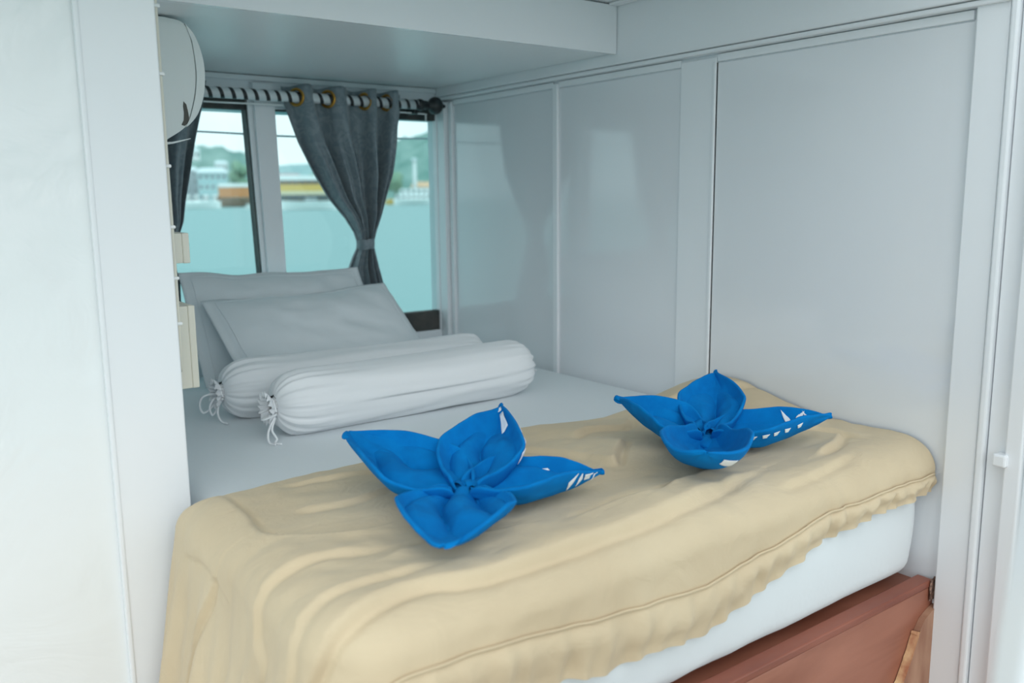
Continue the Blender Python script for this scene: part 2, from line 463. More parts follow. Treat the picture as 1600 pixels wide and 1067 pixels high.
# ------------------------------------------------------------------ mattress
def rounded_slab(x0, x1, y0, y1, z0, z1, rc, re, nper=12, nz=10, bulge=0.006):
    """plan-rounded, edge-rounded slab as stacked rings plus a fine top grid"""
    def ring(inset, z):
        pts = []
        r = max(rc - inset, 0.004)
        X0, X1, Y0, Y1 = x0 + inset, x1 - inset, y0 + inset, y1 - inset
        L = []
        for (cx, cy, a0) in ((X1 - r, Y0 + r, -PI / 2), (X1 - r, Y1 - r, 0), (X0 + r, Y1 - r, PI / 2), (X0 + r, Y0 + r, PI)):
            for k in range(nper + 1):
                a = a0 + PI / 2 * k / nper
                L.append((cx + r * math.cos(a), cy + r * math.sin(a)))
        # subdivide straights
        out = []
        for i in range(len(L)):
            p, q = L[i], L[(i + 1) % len(L)]
            d = math.dist(p, q)
            m = 24 if (i % (nper + 1)) == nper else 1
            for k in range(m):
                out.append((p[0] + (q[0] - p[0]) * k / m, p[1] + (q[1] - p[1]) * k / m, z))
        return out
    rings = []
    for k in range(7):
        a = PI / 2 * k / 6
        rings.append(ring(re * (1 - math.sin(a)), z0 + re * (1 - math.cos(a))))
    for k in range(1, nz):
        t = k / nz
        z = z0 + re + (z1 - z0 - 2 * re) * t
        rings.append(ring(-bulge * math.sin(PI * t), z))
    for k in range(7):
        a = PI / 2 * k / 6
        rings.append(ring(re * (1 - math.cos(a)), z1 - re * (1 - math.sin(a))))
    N = len(rings[0])
    V = [p for r in rings for p in r]
    F = []
    for i in range(len(rings) - 1):
        for k in range(N):
            k2 = (k + 1) % N
            F.append((i * N + k, i * N + k2, (i + 1) * N + k2, (i + 1) * N + k))
    F.append(tuple(range(N - 1, -1, -1)))
    F.append(tuple((len(rings) - 1) * N + k for k in range(N)))
    return V, F
V, F = rounded_slab(-1.322, -0.012, YF, 1.192, 0.4865, ZM, 0.055, 0.045)
V2 = []
for x, y, z in V:
    if z > 0.49:
        n = 0.0035 * fbm(x * 6, y * 6, z * 2) 
        if y < YF + 0.05: # drawn fabric at the foot: slanting tension wrinkles
            n += 0.003 * math.sin((x * 1.0 - z * 1.3) * 46 + 3 * noise.noise((x * 3, z * 3, 0))) * sstep(0.70, 0.52, z) * sstep(-0.35, -0.9, x)
            y += n
    V2.append((x, y, z))
mat_ = mk('mattress', V2, F, M['sheet'])
tag(mat_, 'thick mattress in a taut white fitted sheet filling the bunk', 'mattress')

# ------------------------------------------------------------------ duvet
XL = -1.366
def yback(a):
    return interp(a, [-1.9, -1.45, -1.36, -1.31, -1.17, -1.05, -0.92, -0.75, -0.575, -0.39, -0.27, -0.167, -0.08, 0.0],
                  [-0.030, -0.035, -0.050, -0.087, -0.072, -0.070, -0.042, -0.040, -0.053, -0.080, -0.06, -0.025, -0.02, -0.045])
RC, RE = 0.085, 0.060
def prof(rho, flare):
    flat = RC - RE
    if rho <= flat: return rho, 0.0, 0.0
    s = rho - flat
    q = RE * PI / 2
    if s < q:
        a = s / RE
        return flat + RE * math.sin(a), RE * (1 - math.cos(a)), a
    d = s - q
    return RC + flare * d, RE + d * 0.985, PI / 2
FOLDS = [  # polyline in unrolled (a,b), height, soft width, steep width, side
    ([(-1.62, -0.58), (-1.47, -0.63), (-1.40, -0.655), (-1.3175, -0.640), (-1.2256, -0.627), (-1.1358, -0.645), (-0.9593, -0.648), (-0.7868, -0.642), (-0.6208, -0.628), (-0.45, -0.600)], 0.013, 0.08, 0.010, 1),
    ([(-1.60, -0.52), (-1.452, -0.60), (-1.387, -0.604), (-1.329, -0.592), (-1.26, -0.585), (-1.15, -0.59)], 0.006, 0.06, 0.010, 1),
    ([(-1.3168, -0.0999), (-1.3129, -0.2235), (-1.3177, -0.335), (-1.2788, -0.3894), (-1.2058, -0.427), (-1.1235, -0.434), (-1.02, -0.43)], 0.010, 0.045, 0.005, -1),
    ([(-1.60, -0.40), (-1.4715, -0.51), (-1.4259, -0.486), (-1.3562, -0.473), (-1.2755, -0.4774), (-1.18, -0.50)], 0.007, 0.07, 0.010, 1),
    ([(-1.85, -0.16), (-1.60, -0.20), (-1.45, -0.27), (-1.38, -0.30)], 0.012, 0.04, 0.007, 1),
    ([(-1.85, -0.40), (-1.65, -0.43), (-1.50, -0.46)], 0.012, 0.04, 0.008, 1),
    ([(-1.22, -0.13), (-1.10, -0.16), (-0.98, -0.15)], 0.005, 0.035, 0.010, 1),
    ([(-1.25, -0.26), (-1.15, -0.29), (-1.05, -0.27)], 0.005, 0.04, 0.012, 1),
    ([(-0.72, -0.60), (-0.62, -0.58), (-0.53, -0.565), (-0.47, -0.50)], 0.012, 0.04, 0.008, -1),
    ([(-0.66, -0.42), (-0.60, -0.36), (-0.52, -0.30)], 0.013, 0.04, 0.010, 1),
    ([(-0.60, -0.22), (-0.52, -0.18), (-0.42, -0.20), (-0.36, -0.14)], 0.010, 0.04, 0.010, 1),
    ([(-0.30, -0.615), (-0.20, -0.59), (-0.10, -0.54)], 0.010, 0.03, 0.010, 1),
    ([(-0.16, -0.45), (-0.10, -0.52), (-0.09, -0.60)], 0.008, 0.03, 0.010, 1),
    ([(-0.17, -0.36), (-0.11, -0.43), (-0.04, -0.47)], 0.009, 0.03, 0.010, -1),
    ([(-0.20, -0.10), (-0.10, -0.16), (-0.01, -0.24)], 0.011, 0.03, 0.010, 1),
    ([(-0.92, -0.60), (-0.80, -0.585), (-0.70, -0.60)], 0.006, 0.03, 0.010, -1),
    ([(-0.80, -0.12), (-0.72, -0.20), (-0.66, -0.32), (-0.64, -0.44)], 0.006, 0.05, 0.012, 1),
    ([(-1.24, -0.54), (-1.16, -0.53), (-1.08, -0.55), (-0.95, -0.58)], 0.005, 0.03, 0.006, -1),
    ([(-1.42, -0.12), (-1.40, -0.25), (-1.43, -0.36)], 0.005, 0.03, 0.006, 1),
    ([(-0.50, -0.66), (-0.36, -0.655), (-0.22, -0.64)], 0.006, 0.03, 0.008, 1),
]
NA, NB = 320, 230
A0, A1 = XL - 0.50, -0.012
def bfoot(a):  # unrolled position of the hem seam at the foot
    drop = interp(a, [-1.9, -1.25, -1.13, -0.99, -0.73, -0.55, -0.40, -0.2, -0.02], [0.075, 0.075, 0.080, 0.096, 0.116, 0.095, 0.068, 0.064, 0.066])
    return YF + RC - (RC - RE) - RE * PI / 2 - max(0.0, drop - RE) - 0.006
a_lin = np.concatenate([np.linspace(A0, XL - 0.12, 70, endpoint=False), np.linspace(XL - 0.12, A1, NA - 70)])
AB = np.zeros((NA, NB, 2))
for i, a in enumerate(a_lin):
    b0, b1 = bfoot(a), yback(a)
    for j in range(NB):
        t = j / (NB - 1)
        t2 = 1 - (1 - t) ** 1.25
        AB[i, j] = (a, b0 + (b1 - b0) * t2)
flat = AB.reshape(-1, 2)
disp = np.zeros(len(flat))
for poly, h, ws, wn_, side in FOLDS:
    P = np.array([(p.x, p.y) for p in smooth_path([(x, y, 0) for x, y in poly], 6)])
    best = np.full(len(flat), 1e9); sd = np.zeros(len(flat)); tt = np.zeros(len(flat))
    seglen = np.linalg.norm(P[1:] - P[:-1], axis=1); cum = np.concatenate([[0], np.cumsum(seglen)]); tot = cum[-1]
    for k in range(len(P) - 1):
        d = P[k + 1] - P[k]; L2 = d @ d
        u = np.clip(((flat - P[k]) @ d) / L2, 0, 1)
        q = P[k] + u[:, None] * d
        v = flat - q
        dist = np.hypot(v[:, 0], v[:, 1])
        m = dist < best
        best[m] = dist[m]
        s = d[0] * v[:, 1] - d[1] * v[:, 0]
        sd[m] = np.sign(s[m]) * dist[m]
        tt[m] = (cum[k] + u[m] * seglen[k]) / tot
    sd *= side
    amp = h * np.clip(np.sin(np.pi * np.clip(tt, 0.02, 0.98)) * 2.0, 0, 1)
    wn2 = wn_ * 0.75
    disp += 0.95 * np.where(sd > 0, amp * np.exp(-sd / ws), amp * np.exp(-(sd / wn2) ** 2)) - 0.55 * amp * np.exp(-((sd + 1.9 * wn2) / (1.1 * wn2)) ** 2)
def duvet_point(a, b, extra=0.0):
    dx = min(0.0, a - (XL + RC)); dy = min(0.0, b - (YF + RC))
    rho = math.hypot(dx, dy)
    thick = 0.034
    yb = yback(a)
    e = max(0.0, min(1.0, (yb - b) / 0.035))
    th = thick * math.sqrt(max(0.0, 1 - (1 - e) ** 2)) + 0.002
    hill = 0.048 * math.exp(-((a + 0.01) / 0.13) ** 2 - ((b + 0.17) / 0.17) ** 2) - 0.006 * math.exp(-((a + 0.42) / 0.22) ** 2 - ((b + 0.46) / 0.16) ** 2)
    puff = 0.009 * fbm(a * 3.6 + 3, b * 5.0, 0.3, 2)
    puff += 0.0030 * fbm(a * 6 - b * 3, b * 13 + a * 4, 1.7, 2)
    hd = max(0.0, b - bfoot(a))
    puff += 0.0035 * math.sin(a * 70 + 6 * noise.noise((a * 8, 5, 2)) + hd * 8) * math.exp(-hd / 0.045) * (0.5 + noise.noise((a * 5, 1, 7)))
    puff += 0.0030 * noise.noise((a * 22 + b * 9, b * 30 - a * 8, 2.2)) * sstep(0.0, 0.5, noise.noise((a * 4, b * 5, 11)) + 0.25)
    d = (puff + hill + extra) * (0.25 + 0.75 * e)
    if rho == 0.0:
        return Vector((a, b, ZM + th + d))
    n = Vector((dx / rho, dy / rho, 0))
    inner = Vector((max(a, XL + RC), max(b, YF + RC), 0))
    leftness = max(0.0, -n.x)
    out, drop, ang = prof(rho, 0.15 * leftness)
    # hanging folds on the left drape
    if leftness > 0.2:
        k = sstep(0.02, 0.30, drop)
        ph = b * 40 + 2.5 * noise.noise((b * 5, drop * 2, 4)) - drop * 3.0
        d += leftness * k * (0.010 * math.sin(ph) + 0.006 * math.sin(ph * 2.3 + 1))
    nn = n * math.sin(ang) + Vector((0, 0, 1)) * math.cos(ang)
    p = inner + n * (out + th * math.sin(ang) * 0.55) + Vector((0, 0, ZM + th - drop))
    p += nn * d * (1.0 if ang < 1.0 else 0.8)
    return p
V = []
for k in range(len(flat)):
    a, b = flat[k]
    p = duvet_point(a, b, disp[k])
    if p.x > -0.010: p.x = -0.010
    if p.y > -0.012 and p.x < WL + 0.01: p.y = -0.012
    V.append(p)
DUV = V
hemrow = [V[i * NB] .copy() for i in range(NA)]
# tuck skirt at the back edge so that the duvet closes on to the sheet
F = grid_faces(NA, NB)
duvet = empty('duvet', (-0.67, -0.35, ZM))
tag(duvet, 'rumpled beige duvet with a gathered ruffle spread over the foot of the bed', 'duvet')
cover = attach(mk('cover', V, F, M['duvet']), duvet)
def duvet_z(x, y):
    """height of the duvet's top surface"""
    i = int(np.argmin(np.abs(a_lin - x)))
    col = [DUV[i * NB + j] for j in range(NB)]
    return min(col, key=lambda p: abs(p.y - y)).z
# ruffle below the hem seam
NR, NV_ = 900, 12
RV = []
for i in range(NR):
    s = i / (NR - 1)
    a = -1.50 + (A1 - 0.002 + 1.50) * s
    h = Vector((interp(a, a_lin, [p.x for p in hemrow]), interp(a, a_lin, [p.y for p in hemrow]), interp(a, a_lin, [p.z for p in hemrow])))
    a2 = a + 0.01
    h2 = Vector((interp(a2, a_lin, [p.x for p in hemrow]), interp(a2, a_lin, [p.y for p in hemrow]), 0))
    tn = Vector((h2.x - h.x, h2.y - h.y, 0))
    tn = tn.normalized() if tn.length > 1e-5 else Vector((1, 0, 0))
    outn = Vector((tn.y, -tn.x, 0))
    if outn.y > 0 and outn.x > 0: outn = -outn
    wdt = interp(a, [-1.5, -1.17, -0.95, -0.71, -0.55, -0.39, -0.2, -0.02], [0.090, 0.082, 0.088, 0.086, 0.068, 0.052, 0.044, 0.042]) * (1 + 0.10 * noise.noise((a * 9, 0, 0)))
    fq = 120
    ph = a * fq + 3.0 * noise.noise((a * 11, 3, 1))
    ph2 = a * 37 + 2.0 * noise.noise((a * 6, 8, 1))
    for j in range(NV_):
        v = j / (NV_ - 1)
        am = (0.0022 + 0.0022 * sstep(-0.6, -0.15, a)) * v ** 0.8 + 0.0006
        w = am * math.sin(ph + 1.2 * v) + 0.004 * v * math.sin(ph2) + 0.006 * noise.noise((a * 34, v * 2.2, 0)) * math.sin(PI * min(1, v * 0.8)) + 0.003 * noise.noise((a * 60, v * 4, 3)) * sstep(-0.7, -0.2, a)
        bulgeo = 0.010 * math.sin(PI * min(1, v * 1.15)) + 0.004
        p = h + outn * (w + bulgeo - 0.004) + tn * (0.0012 * math.cos(ph) * v)
        p.z = h.z + 0.003 - wdt * v + 0.006 * math.sin(PI * v) + 0.0012 * math.sin(ph2) * v
        if p.x > -0.008: p.x = -0.008
        RV.append(p)
attach(mk('ruffle', RV, grid_faces(NR, NV_), M['duvet']), duvet)
# piped seam between cover and ruffle
pp = []
for i in range(40, NA - 1, 2):
    h = hemrow[i]
    o_ = Vector((0, -1, 0)) if h.x > XL + 0.05 else Vector((-0.7, -0.7, 0))
    pp.append(h + o_ * 0.004 + Vector((0, 0, 0.004)))
tube_obj('piping', pp, 0.0022, M['duvet'], duvet, 6)
# stitched seam across the left of the top
sp_ = smooth_path([(-1.3168, -0.0999, 0), (-1.3129, -0.2235, 0), (-1.3177, -0.335, 0), (-1.2788, -0.3894, 0), (-1.2058, -0.427, 0), (-1.1235, -0.434, 0)], 8)

# ------------------------------------------------------------------ bolsters
def bolster(name, x0, y0, x1, y1, r, seed, label, tails):
    ln = math.hypot(x1 - x0, y1 - y0)
    rz = math.atan2(y1 - y0, x1 - x0)
    root = empty(name, (x0, y0, ZM)); root.rotation_euler.z = rz
    tag(root, label, 'bolster', 'bolsters lying across the bunk')
    zc = r - 0.003
    NS, NT = 110, 96
    # profile: axial position, radius factor
    S, Rr = [], []
    for i in range(NS):
        t = i / (NS - 1)
        x = 0.5 * (1 - math.cos(PI * t)) * ln
        S.append(x)
        d = min(x, ln - x)
        e = 0.088
        if d < e:
            f = math.sqrt(max(0.0, 1 - ((e - d) / e) ** 2.3))
            f = 0.30 + 0.70 * f
        else:
            f = 1.0
        Rr.append(f)
    V = []
    for i in range(NS):
        x, f = S[i], Rr[i]
        d = min(x, ln - x)
        left = x < ln / 2
        pl = math.exp(-(d / (0.105 if left else 0.07)) ** 2)
        for k in range(NT):
            a = 2 * PI * k / NT
            ple = 1 + pl * (0.045 * math.sin(17 * a + 3 * noise.noise((a, seed, 0)) + seed) + 0.03 * math.sin(29 * a + seed * 2))
            rr = r * f * ple
            rr *= 1 + 0.018 * noise.noise((x * 6, math.cos(a) * 1.2, math.sin(a) * 1.2 + seed)) + 0.010 * noise.noise((x * 3, math.cos(a) * 6, math.sin(a) * 6 + seed))
            # long lazy wrinkles along the length
            rr += 0.0018 * math.sin(9 * a + 4 * noise.noise((x * 3, a, seed)))
            zz = math.sin(a) * rr * (0.98 if f > 0.9 else 1)
            zz = max(zz, -r + 0.0025 + 0.0)  # flattened where it rests
            V.append((x, math.cos(a) * rr, zc + zz - 0.006 * math.sin(PI * x / ln) * (1 if math.sin(a) > 0 else 0)))
    F = grid_faces(NS, NT)
    F2 = []
    for i in range(NS - 1):
        for k in range(NT):
            k2 = (k + 1) % NT
            F2.append((i * NT + k, i * NT + k2, (i + 1) * NT + k2, (i + 1) * NT + k))
    mk('cover', V, F2, M['bolster'], root)
    # gathered collars at the ends
    for end, sx in ((0.0, -1), (ln, 1)):
        CV = []
        ks = 1.0 if sx < 0 else 0.55
        nk, nj = 84, 7
        for k in range(nk):
            a = 2 * PI * k / nk
            for j in range(nj):
                v = j / (nj - 1)
                rad = r * (0.30 - 0.06 * math.sin(PI * min(1, v * 1.6)) + (0.20 * max(0, v - 0.4))) * (1 + (0.05 + 0.20 * v) * math.sin(15 * a + seed + v)) * (1 if v < 0.2 else ks)
                ax = end + sx * ks * (-0.004 + 0.026 * v + 0.004 * noise.noise((math.cos(a) * 3, math.sin(a) * 3, seed + v)))
                CV.append((ax, math.cos(a) * rad, zc - 0.004 + math.sin(a) * rad))
        mk('gathered_collar', CV, grid_faces(nk, nj, True), M['bolster'], root)
        # inner pillow showing in the opening
        DV = [(end + sx * 0.003, 0, zc - 0.004)]
        for k in range(24):
            a = 2 * PI * k / 24
            DV.append((end - sx * 0.004, math.cos(a) * r * 0.30, zc - 0.004 + math.sin(a) * r * 0.30))
        mk('inner_pillow', DV, [(0, 1 + k, 1 + (k + 1) % 24) for k in range(24)], M['foam'], root)
    # drawstring with loops
    for path in tails:
        V, Fc = tube(smooth_path(path, 7), 0.0028, 6)
        mk('drawstring', V, Fc, M['bolster'], root)
    return root
zb = 0.078
bolster('bolster', -1.045, 0.318, -0.285, 0.345, 0.080, 1.0,
        'front white cotton bolster with an open gathered end showing its beige filling', [
    [(-0.004, -0.022, 0.060), (-0.022, -0.030, 0.058), (-0.034, -0.020, 0.052), (-0.030, -0.004, 0.050), (-0.012, -0.004, 0.056)],
    [(-0.006, -0.020, 0.052), (-0.022, -0.036, 0.030), (-0.016, -0.046, 0.010), (-0.024, -0.055, 0.003), (-0.016, -0.072, 0.003)],
    [(-0.006, -0.018, 0.056), (-0.030, -0.034, 0.026), (-0.034, -0.046, 0.004), (-0.028, -0.066, 0.003)],
    [(-0.004, -0.024 * 1.0, 0.062), (-0.010, 0.0, 0.050), (-0.004, 0.024, 0.066), (-0.006, 0.016, 0.088), (-0.006, -0.012, 0.092), (-0.004, -0.024, 0.066)],
    [(0.762, 0.0, 0.076), (0.777, 0.010, 0.070), (0.792, 0.006, 0.060), (0.795, -0.006, 0.055)]])
bolster('bolster', -1.085, 0.560, -0.300, 0.545, 0.078, 4.2,
        'rear white cotton bolster tied shut with looped drawstring, against the pillows', [
    [(-0.006, 0.0, 0.064), (-0.026, -0.006, 0.072), (-0.050, -0.004, 0.066), (-0.056, 0.0, 0.044), (-0.048, 0.0, 0.026), (-0.028, 0.0, 0.036), (-0.008, 0.0, 0.060)],
    [(-0.008, -0.010, 0.062), (-0.026, -0.016, 0.060), (-0.036, -0.014, 0.040), (-0.030, -0.012, 0.020), (-0.018, -0.014, 0.034), (-0.006, -0.014, 0.056)],
    [(-0.008, -0.006, 0.056), (-0.022, -0.030, 0.026), (-0.016, -0.040, 0.006), (-0.006, -0.056, 0.003)],
    [(-0.006, -0.024, 0.06), (-0.008, 0.0, 0.046), (-0.006, 0.024, 0.064), (-0.008, 0.016, 0.088), (-0.008, -0.012, 0.090), (-0.006, -0.024, 0.064)],
    [(0.787, 0.0, 0.074), (0.804, 0.010, 0.066), (0.814, 0.004, 0.05)]])

# ------------------------------------------------------------------ pillows
def pillow(name, bl, br, tr, tl, puff, seed, label, flange=0.055):
    """four world corners of the pillow (bottom-left, bottom-right, top-right, top-left)"""
    bl, br, tr, tl = map(Vector, (bl, br, tr, tl))
    nrm = ((br - bl).cross(tl - bl)).normalized()   # towards the camera side
    base = (bl + br) / 2
    root = empty(name, base)
    tag(root, label, 'pillow', 'pillows against the window')
    N = 60
    def srf(sgn, N=N):
        V = []
        for i in range(N):
            for j in range(N):
                u, v = i / (N - 1), j / (N - 1)
                p = bl * (1 - u) * (1 - v) + br * u * (1 - v) + tr * u * v + tl * (1 - u) * v
                U, W = abs(2 * u - 1) * (1 + flange), abs(2 * v - 1) * (1 + flange)
                f = max(0.0, 1 - U ** 3.0) ** 0.6 * max(0.0, 1 - W ** 3.0) ** 0.6
                h = puff * f + 0.0025
                wr_ = 0.012 * fbm(u * 4 + seed, v * 3, seed, 3) + 0.010 * f * math.sin((u * 1.0 + v * 0.8) * 17 + 4 * noise.noise((u * 3, v * 3, seed))) * sstep(0.45, 0.95, u) * sstep(0.4, 0.9, v)
                edge_w = 0.006 * noise.noise((u * 7, v * 7, seed + 9)) * (1 - f)
                q = p + nrm * (sgn * h + (wr_ * f if sgn > 0 else 0) + edge_w)
                q.z += 0.007 * noise.noise((u * 5, seed, 2)) * v
                # sag of the top edge between its pointed corners
                q.z -= 0.012 * v * math.sin(PI * u) ** 2
                q.z = max(q.z, ZM + 0.003)
                V.append(q - base)
        return V
    V = srf(1) + srf(-1)
    F = grid_faces(N, N)
    n0 = N * N
    F += [(f[3] + n0, f[2] + n0, f[1] + n0, f[0] + n0) for f in grid_faces(N, N)]
    rim = [i * N for i in range(N)] + [(N - 1) * N + j for j in range(1, N)] + [i * N + N - 1 for i in range(N - 2, -1, -1)] + [j for j in range(N - 2, 0, -1)]
    for k in range(len(rim)):
        a, b = rim[k], rim[(k + 1) % len(rim)]
        F.append((a, a + n0, b + n0, b))
    mk('pillowcase', V, F, M['pillow'], root)
    # stitched hem line of the flange
    off = 0.055
    pts = []
    for (u, v) in [(off, off), (1 - off, off), (1 - off, 1 - off), (off, 1 - off), (off, off)]:
        pts.append((u, v))
    P = []
    for k in range(4):
        for s in range(14):
            t = s / 14
            u = pts[k][0] + (pts[k + 1][0] - pts[k][0]) * t; v = pts[k][1] + (pts[k + 1][1] - pts[k][1]) * t
            i, j = min(N - 1, round(u * (N - 1))), min(N - 1, round(v * (N - 1)))
            P.append(V[i * N + j] + nrm * 0.0005)
    P.append(P[0])
    Vt, Ft = tube(P, 0.0016, 5)
    mk('hem_seam', Vt, Ft, M['pillow'], root)
    return root
pillow('pillow', (-0.955, 0.70, 0.765), (-0.335, 0.735, 0.765), (-0.400, 0.965, 1.022), (-1.000, 0.955, 1.008), 0.060, 2.0,
       'front white pillow leaning behind the two bolsters')
pillow('pillow', (-1.02, 0.90, 0.765), (-0.42, 0.92, 0.765), (-0.437, 1.078, 1.070), (-1.026, 1.072, 1.085), 0.050, 6.5,
       'rear white pillow standing against the window, partly hidden by the front one')

# ------------------------------------------------------------------ curtain rod
RZ, RY = 1.621, 1.12
rod = empty('curtain_rod', (-0.66, RY, RZ))
tag(rod, 'white curtain rod wound with a black spiral stripe and black ball end', 'curtain rod')
tube_obj('pole', [(-1.30, RY, RZ), (-0.15, RY, RZ)], 0.0165, M['rod'], rod, 24)
V, F = [], []
pitch, bw, rr = 0.036, 0.0125, 0.0172
steps = int((1.15 / pitch) * 24)
for i in range(steps + 1):
    a = 2 * PI * i / 24
    x = -1.30 + pitch * i / 24
    for w in (0, bw):
        V.append((min(x + w, -0.15), RY + math.sin(-a) * rr, RZ + math.cos(-a) * rr))
for i in range(steps):
    F.append((2 * i, 2 * i + 2, 2 * i + 3, 2 * i + 1))
attach(mk('spiral_stripe', V, F, M['black']), rod)
def lathe_x(name, prof_, cy, cz, mat, parent, n=24):
    V, F = [], []
    for (x, r) in prof_:
        for k in range(n):
            a = 2 * PI * k / n
            V.append((x, cy + math.cos(a) * r, cz + math.sin(a) * r))
    m = len(prof_)
    for i in range(m - 1):
        for k in range(n):
            k2 = (k + 1) % n
            F.append((i * n + k, (i + 1) * n + k, (i + 1) * n + k2, i * n + k2))
    F.append(tuple(range(n))); F.append(tuple((m - 1) * n + k for k in range(n - 1, -1, -1)))
    return attach(mk(name, V, F, mat), parent)
lathe_x('finial', [(-0.160, 0.0185), (-0.150, 0.0205), (-0.143, 0.0195), (-0.136, 0.015), (-0.124, 0.0155), (-0.120, 0.0135), (-0.113, 0.0135)] +
        [(-0.087 - 0.026 * math.cos(a), 0.0045 + 0.0265 * math.sin(a)) for a in [PI * k / 12 for k in range(3, 12)]] + [(-0.058, 0.006), (-0.052, 0.0075), (-0.046, 0.005)], RY, RZ, M['black'], rod)
box('bracket', -0.165, -0.150, RY + 0.012, YB - 0.002, RZ - 0.03, RZ - 0.014, M['black'], rod, 0.002)
box('bracket', -1.29, -1.275, RY + 0.012, YB - 0.002, RZ - 0.03, RZ - 0.014, M['black'], rod, 0.002)
wire = tube_obj('curtain_wire', smooth_path([(-1.2, 1.155, 1.602), (-0.9, 1.155, 1.596), (-0.72, 1.155, 1.597), (-0.5, 1.155, 1.598), (-0.2, 1.155, 1.596), (-0.11, 1.155, 1.594), (-0.106, 1.155, 1.590), (-0.106, 1.155, 1.572)], 4), 0.0028, M['clip'])
tag(wire, 'thin white curtain wire stretched just below the striped rod', 'wire')

# ------------------------------------------------------------------ curtains
def curtain(name, zs, xl, xr, rings, waves, phase, amp_z, amp, tie_z, label, cy=RY, seed=0.0):
    root = empty(name, ((xl[0] + xr[0]) / 2, cy, zs[-1]))
    tag(root, label, 'curtain', 'curtains at the window')
    NU, NV = 260, 110
    ztop, zbot = zs[0], zs[-1]
    zr, lr, rr_ = zs[::-1], xl[::-1], xr[::-1]
    V = np.zeros((NU, NV, 3))
    for j in range(NV):
        z = ztop + (zbot - ztop) * j / (NV - 1)
        x0 = interp(z, zr, lr); x1 = interp(z, zr, rr_)
        A = interp(z, amp_z[::-1], amp[::-1])
        for i in range(NU):
            u = i / (NU - 1)
            w = math.sin(2 * PI * waves(u) + phase)
            w = math.copysign(abs(w) ** 0.8, w)
            k = sstep(ztop - 0.05, ztop - 0.30, z)
            w += 0.55 * k * math.sin(2 * PI * (waves(u) * 2.3) + 1.3 + 2 * noise.noise((u * 4, z * 2, seed)))
            x = x0 + (x1 - x0) * u
            x += 0.006 * k * noise.noise((u * 9, z * 3, seed))
            V[i, j] = (x, cy - A * w, z + (0.004 * math.sin(2 * PI * waves(u) + phase) if j == 0 else 0))
    faces = []
    for f in grid_faces(NU, NV):
        c = sum((V.reshape(-1, 3)[q] for q in f)) / 4
        if any(math.dist(c, (rx, cy, RZ)) < 0.0225 for rx in rings): continue
        faces.append(f)
    cl = attach(mk('cloth', V.reshape(-1, 3), faces, M['curtain']), root)
    md = cl.modifiers.new('thickness', 'SOLIDIFY'); md.thickness = 0.0016; md.offset = 0
    for rx in rings:
        bm = bmesh.new()
        R_, r_ = 0.0245, 0.0052
        TV, TF = [], []
        for a in range(28):
            for b in range(10):
                A_, B_ = 2 * PI * a / 28, 2 * PI * b / 10
                TV.append(Vector(((R_ + r_ * math.cos(B_)) * math.cos(A_), (R_ + r_ * math.cos(B_)) * math.sin(A_), r_ * 0.7 * math.sin(B_))))
        for a in range(28):
            for b in range(10):
                TF.append((a * 10 + b, ((a + 1) % 28) * 10 + b, ((a + 1) % 28) * 10 + (b + 1) % 10, a * 10 + (b + 1) % 10))
        nrm = Vector((-0.82, -0.57, 0)).normalized()
        q = nrm.to_track_quat('Z', 'Y')
        TV = [q @ v + Vector((rx, cy, RZ)) for v in TV]
        bm.free()
        attach(mk('eyelet_ring', TV, TF, M['brass']), root)
    # tie band
    zt0, zt1 = tie_z
    zc = (zt0 + zt1) / 2
    xa, xb = interp(zc, zr, lr) - 0.004, interp(zc, zr, rr_) + 0.004
    TV, TF = [], []
    n, m = 40, 6
    for j in range(m):
        z = zt0 + (zt1 - zt0) * j / (m - 1)
        bul = 1 + 0.05 * math.sin(PI * j / (m - 1))
        for k in range(n):
            a = 2 * PI * k / n
            TV.append(((xa + xb) / 2 + math.cos(a) * (xb - xa) / 2 * bul, cy + math.sin(a) * 0.028 * bul, z + 0.003 * math.cos(a) + 0.001 * math.sin(7 * a)))
    for j in range(m - 1):
        for k in range(n):
            TF.append((j * n + k, j * n + (k + 1) % n, (j + 1) * n + (k + 1) % n, (j + 1) * n + k))
    tb = attach(mk('tie_band', TV, TF, M['curtain']), root)
    return root
RX = [-0.607, -0.4986, -0.3639, -0.279]
xtop0, xtop1 = -0.648, -0.213
us = [(x - xtop0) / (xtop1 - xtop0) for x in RX]
def waves_r(u):
    return interp(u, [0.0] + us + [1.0], [-0.36, 0.0, 1.0, 2.0, 3.0, 3.78])
curtain('curtain', [1.658, 1.60, 1.48, 1.38, 1.30, 1.236, 1.185, 1.150, 1.130, 1.10, 1.062, 0.99, 0.90, 0.80],
        [-0.648, -0.640, -0.600, -0.545, -0.4956, -0.440, -0.410, -0.4015, -0.4035, -0.420, -0.4356, -0.434, -0.425, -0.42],
        [-0.213, -0.214, -0.235, -0.262, -0.297, -0.323, -0.345, -0.3545, -0.3540, -0.347, -0.3380, -0.318, -0.296, -0.270],
        RX, waves_r, 0.0, [1.66, 1.45, 1.25, 1.16, 1.13, 1.05, 0.8], [0.028, 0.030, 0.026, 0.015, 0.015, 0.022, 0.026],
        (1.128, 1.162), 'grey patterned eyelet curtain tied in the middle, hanging between the panes', seed=1.0)
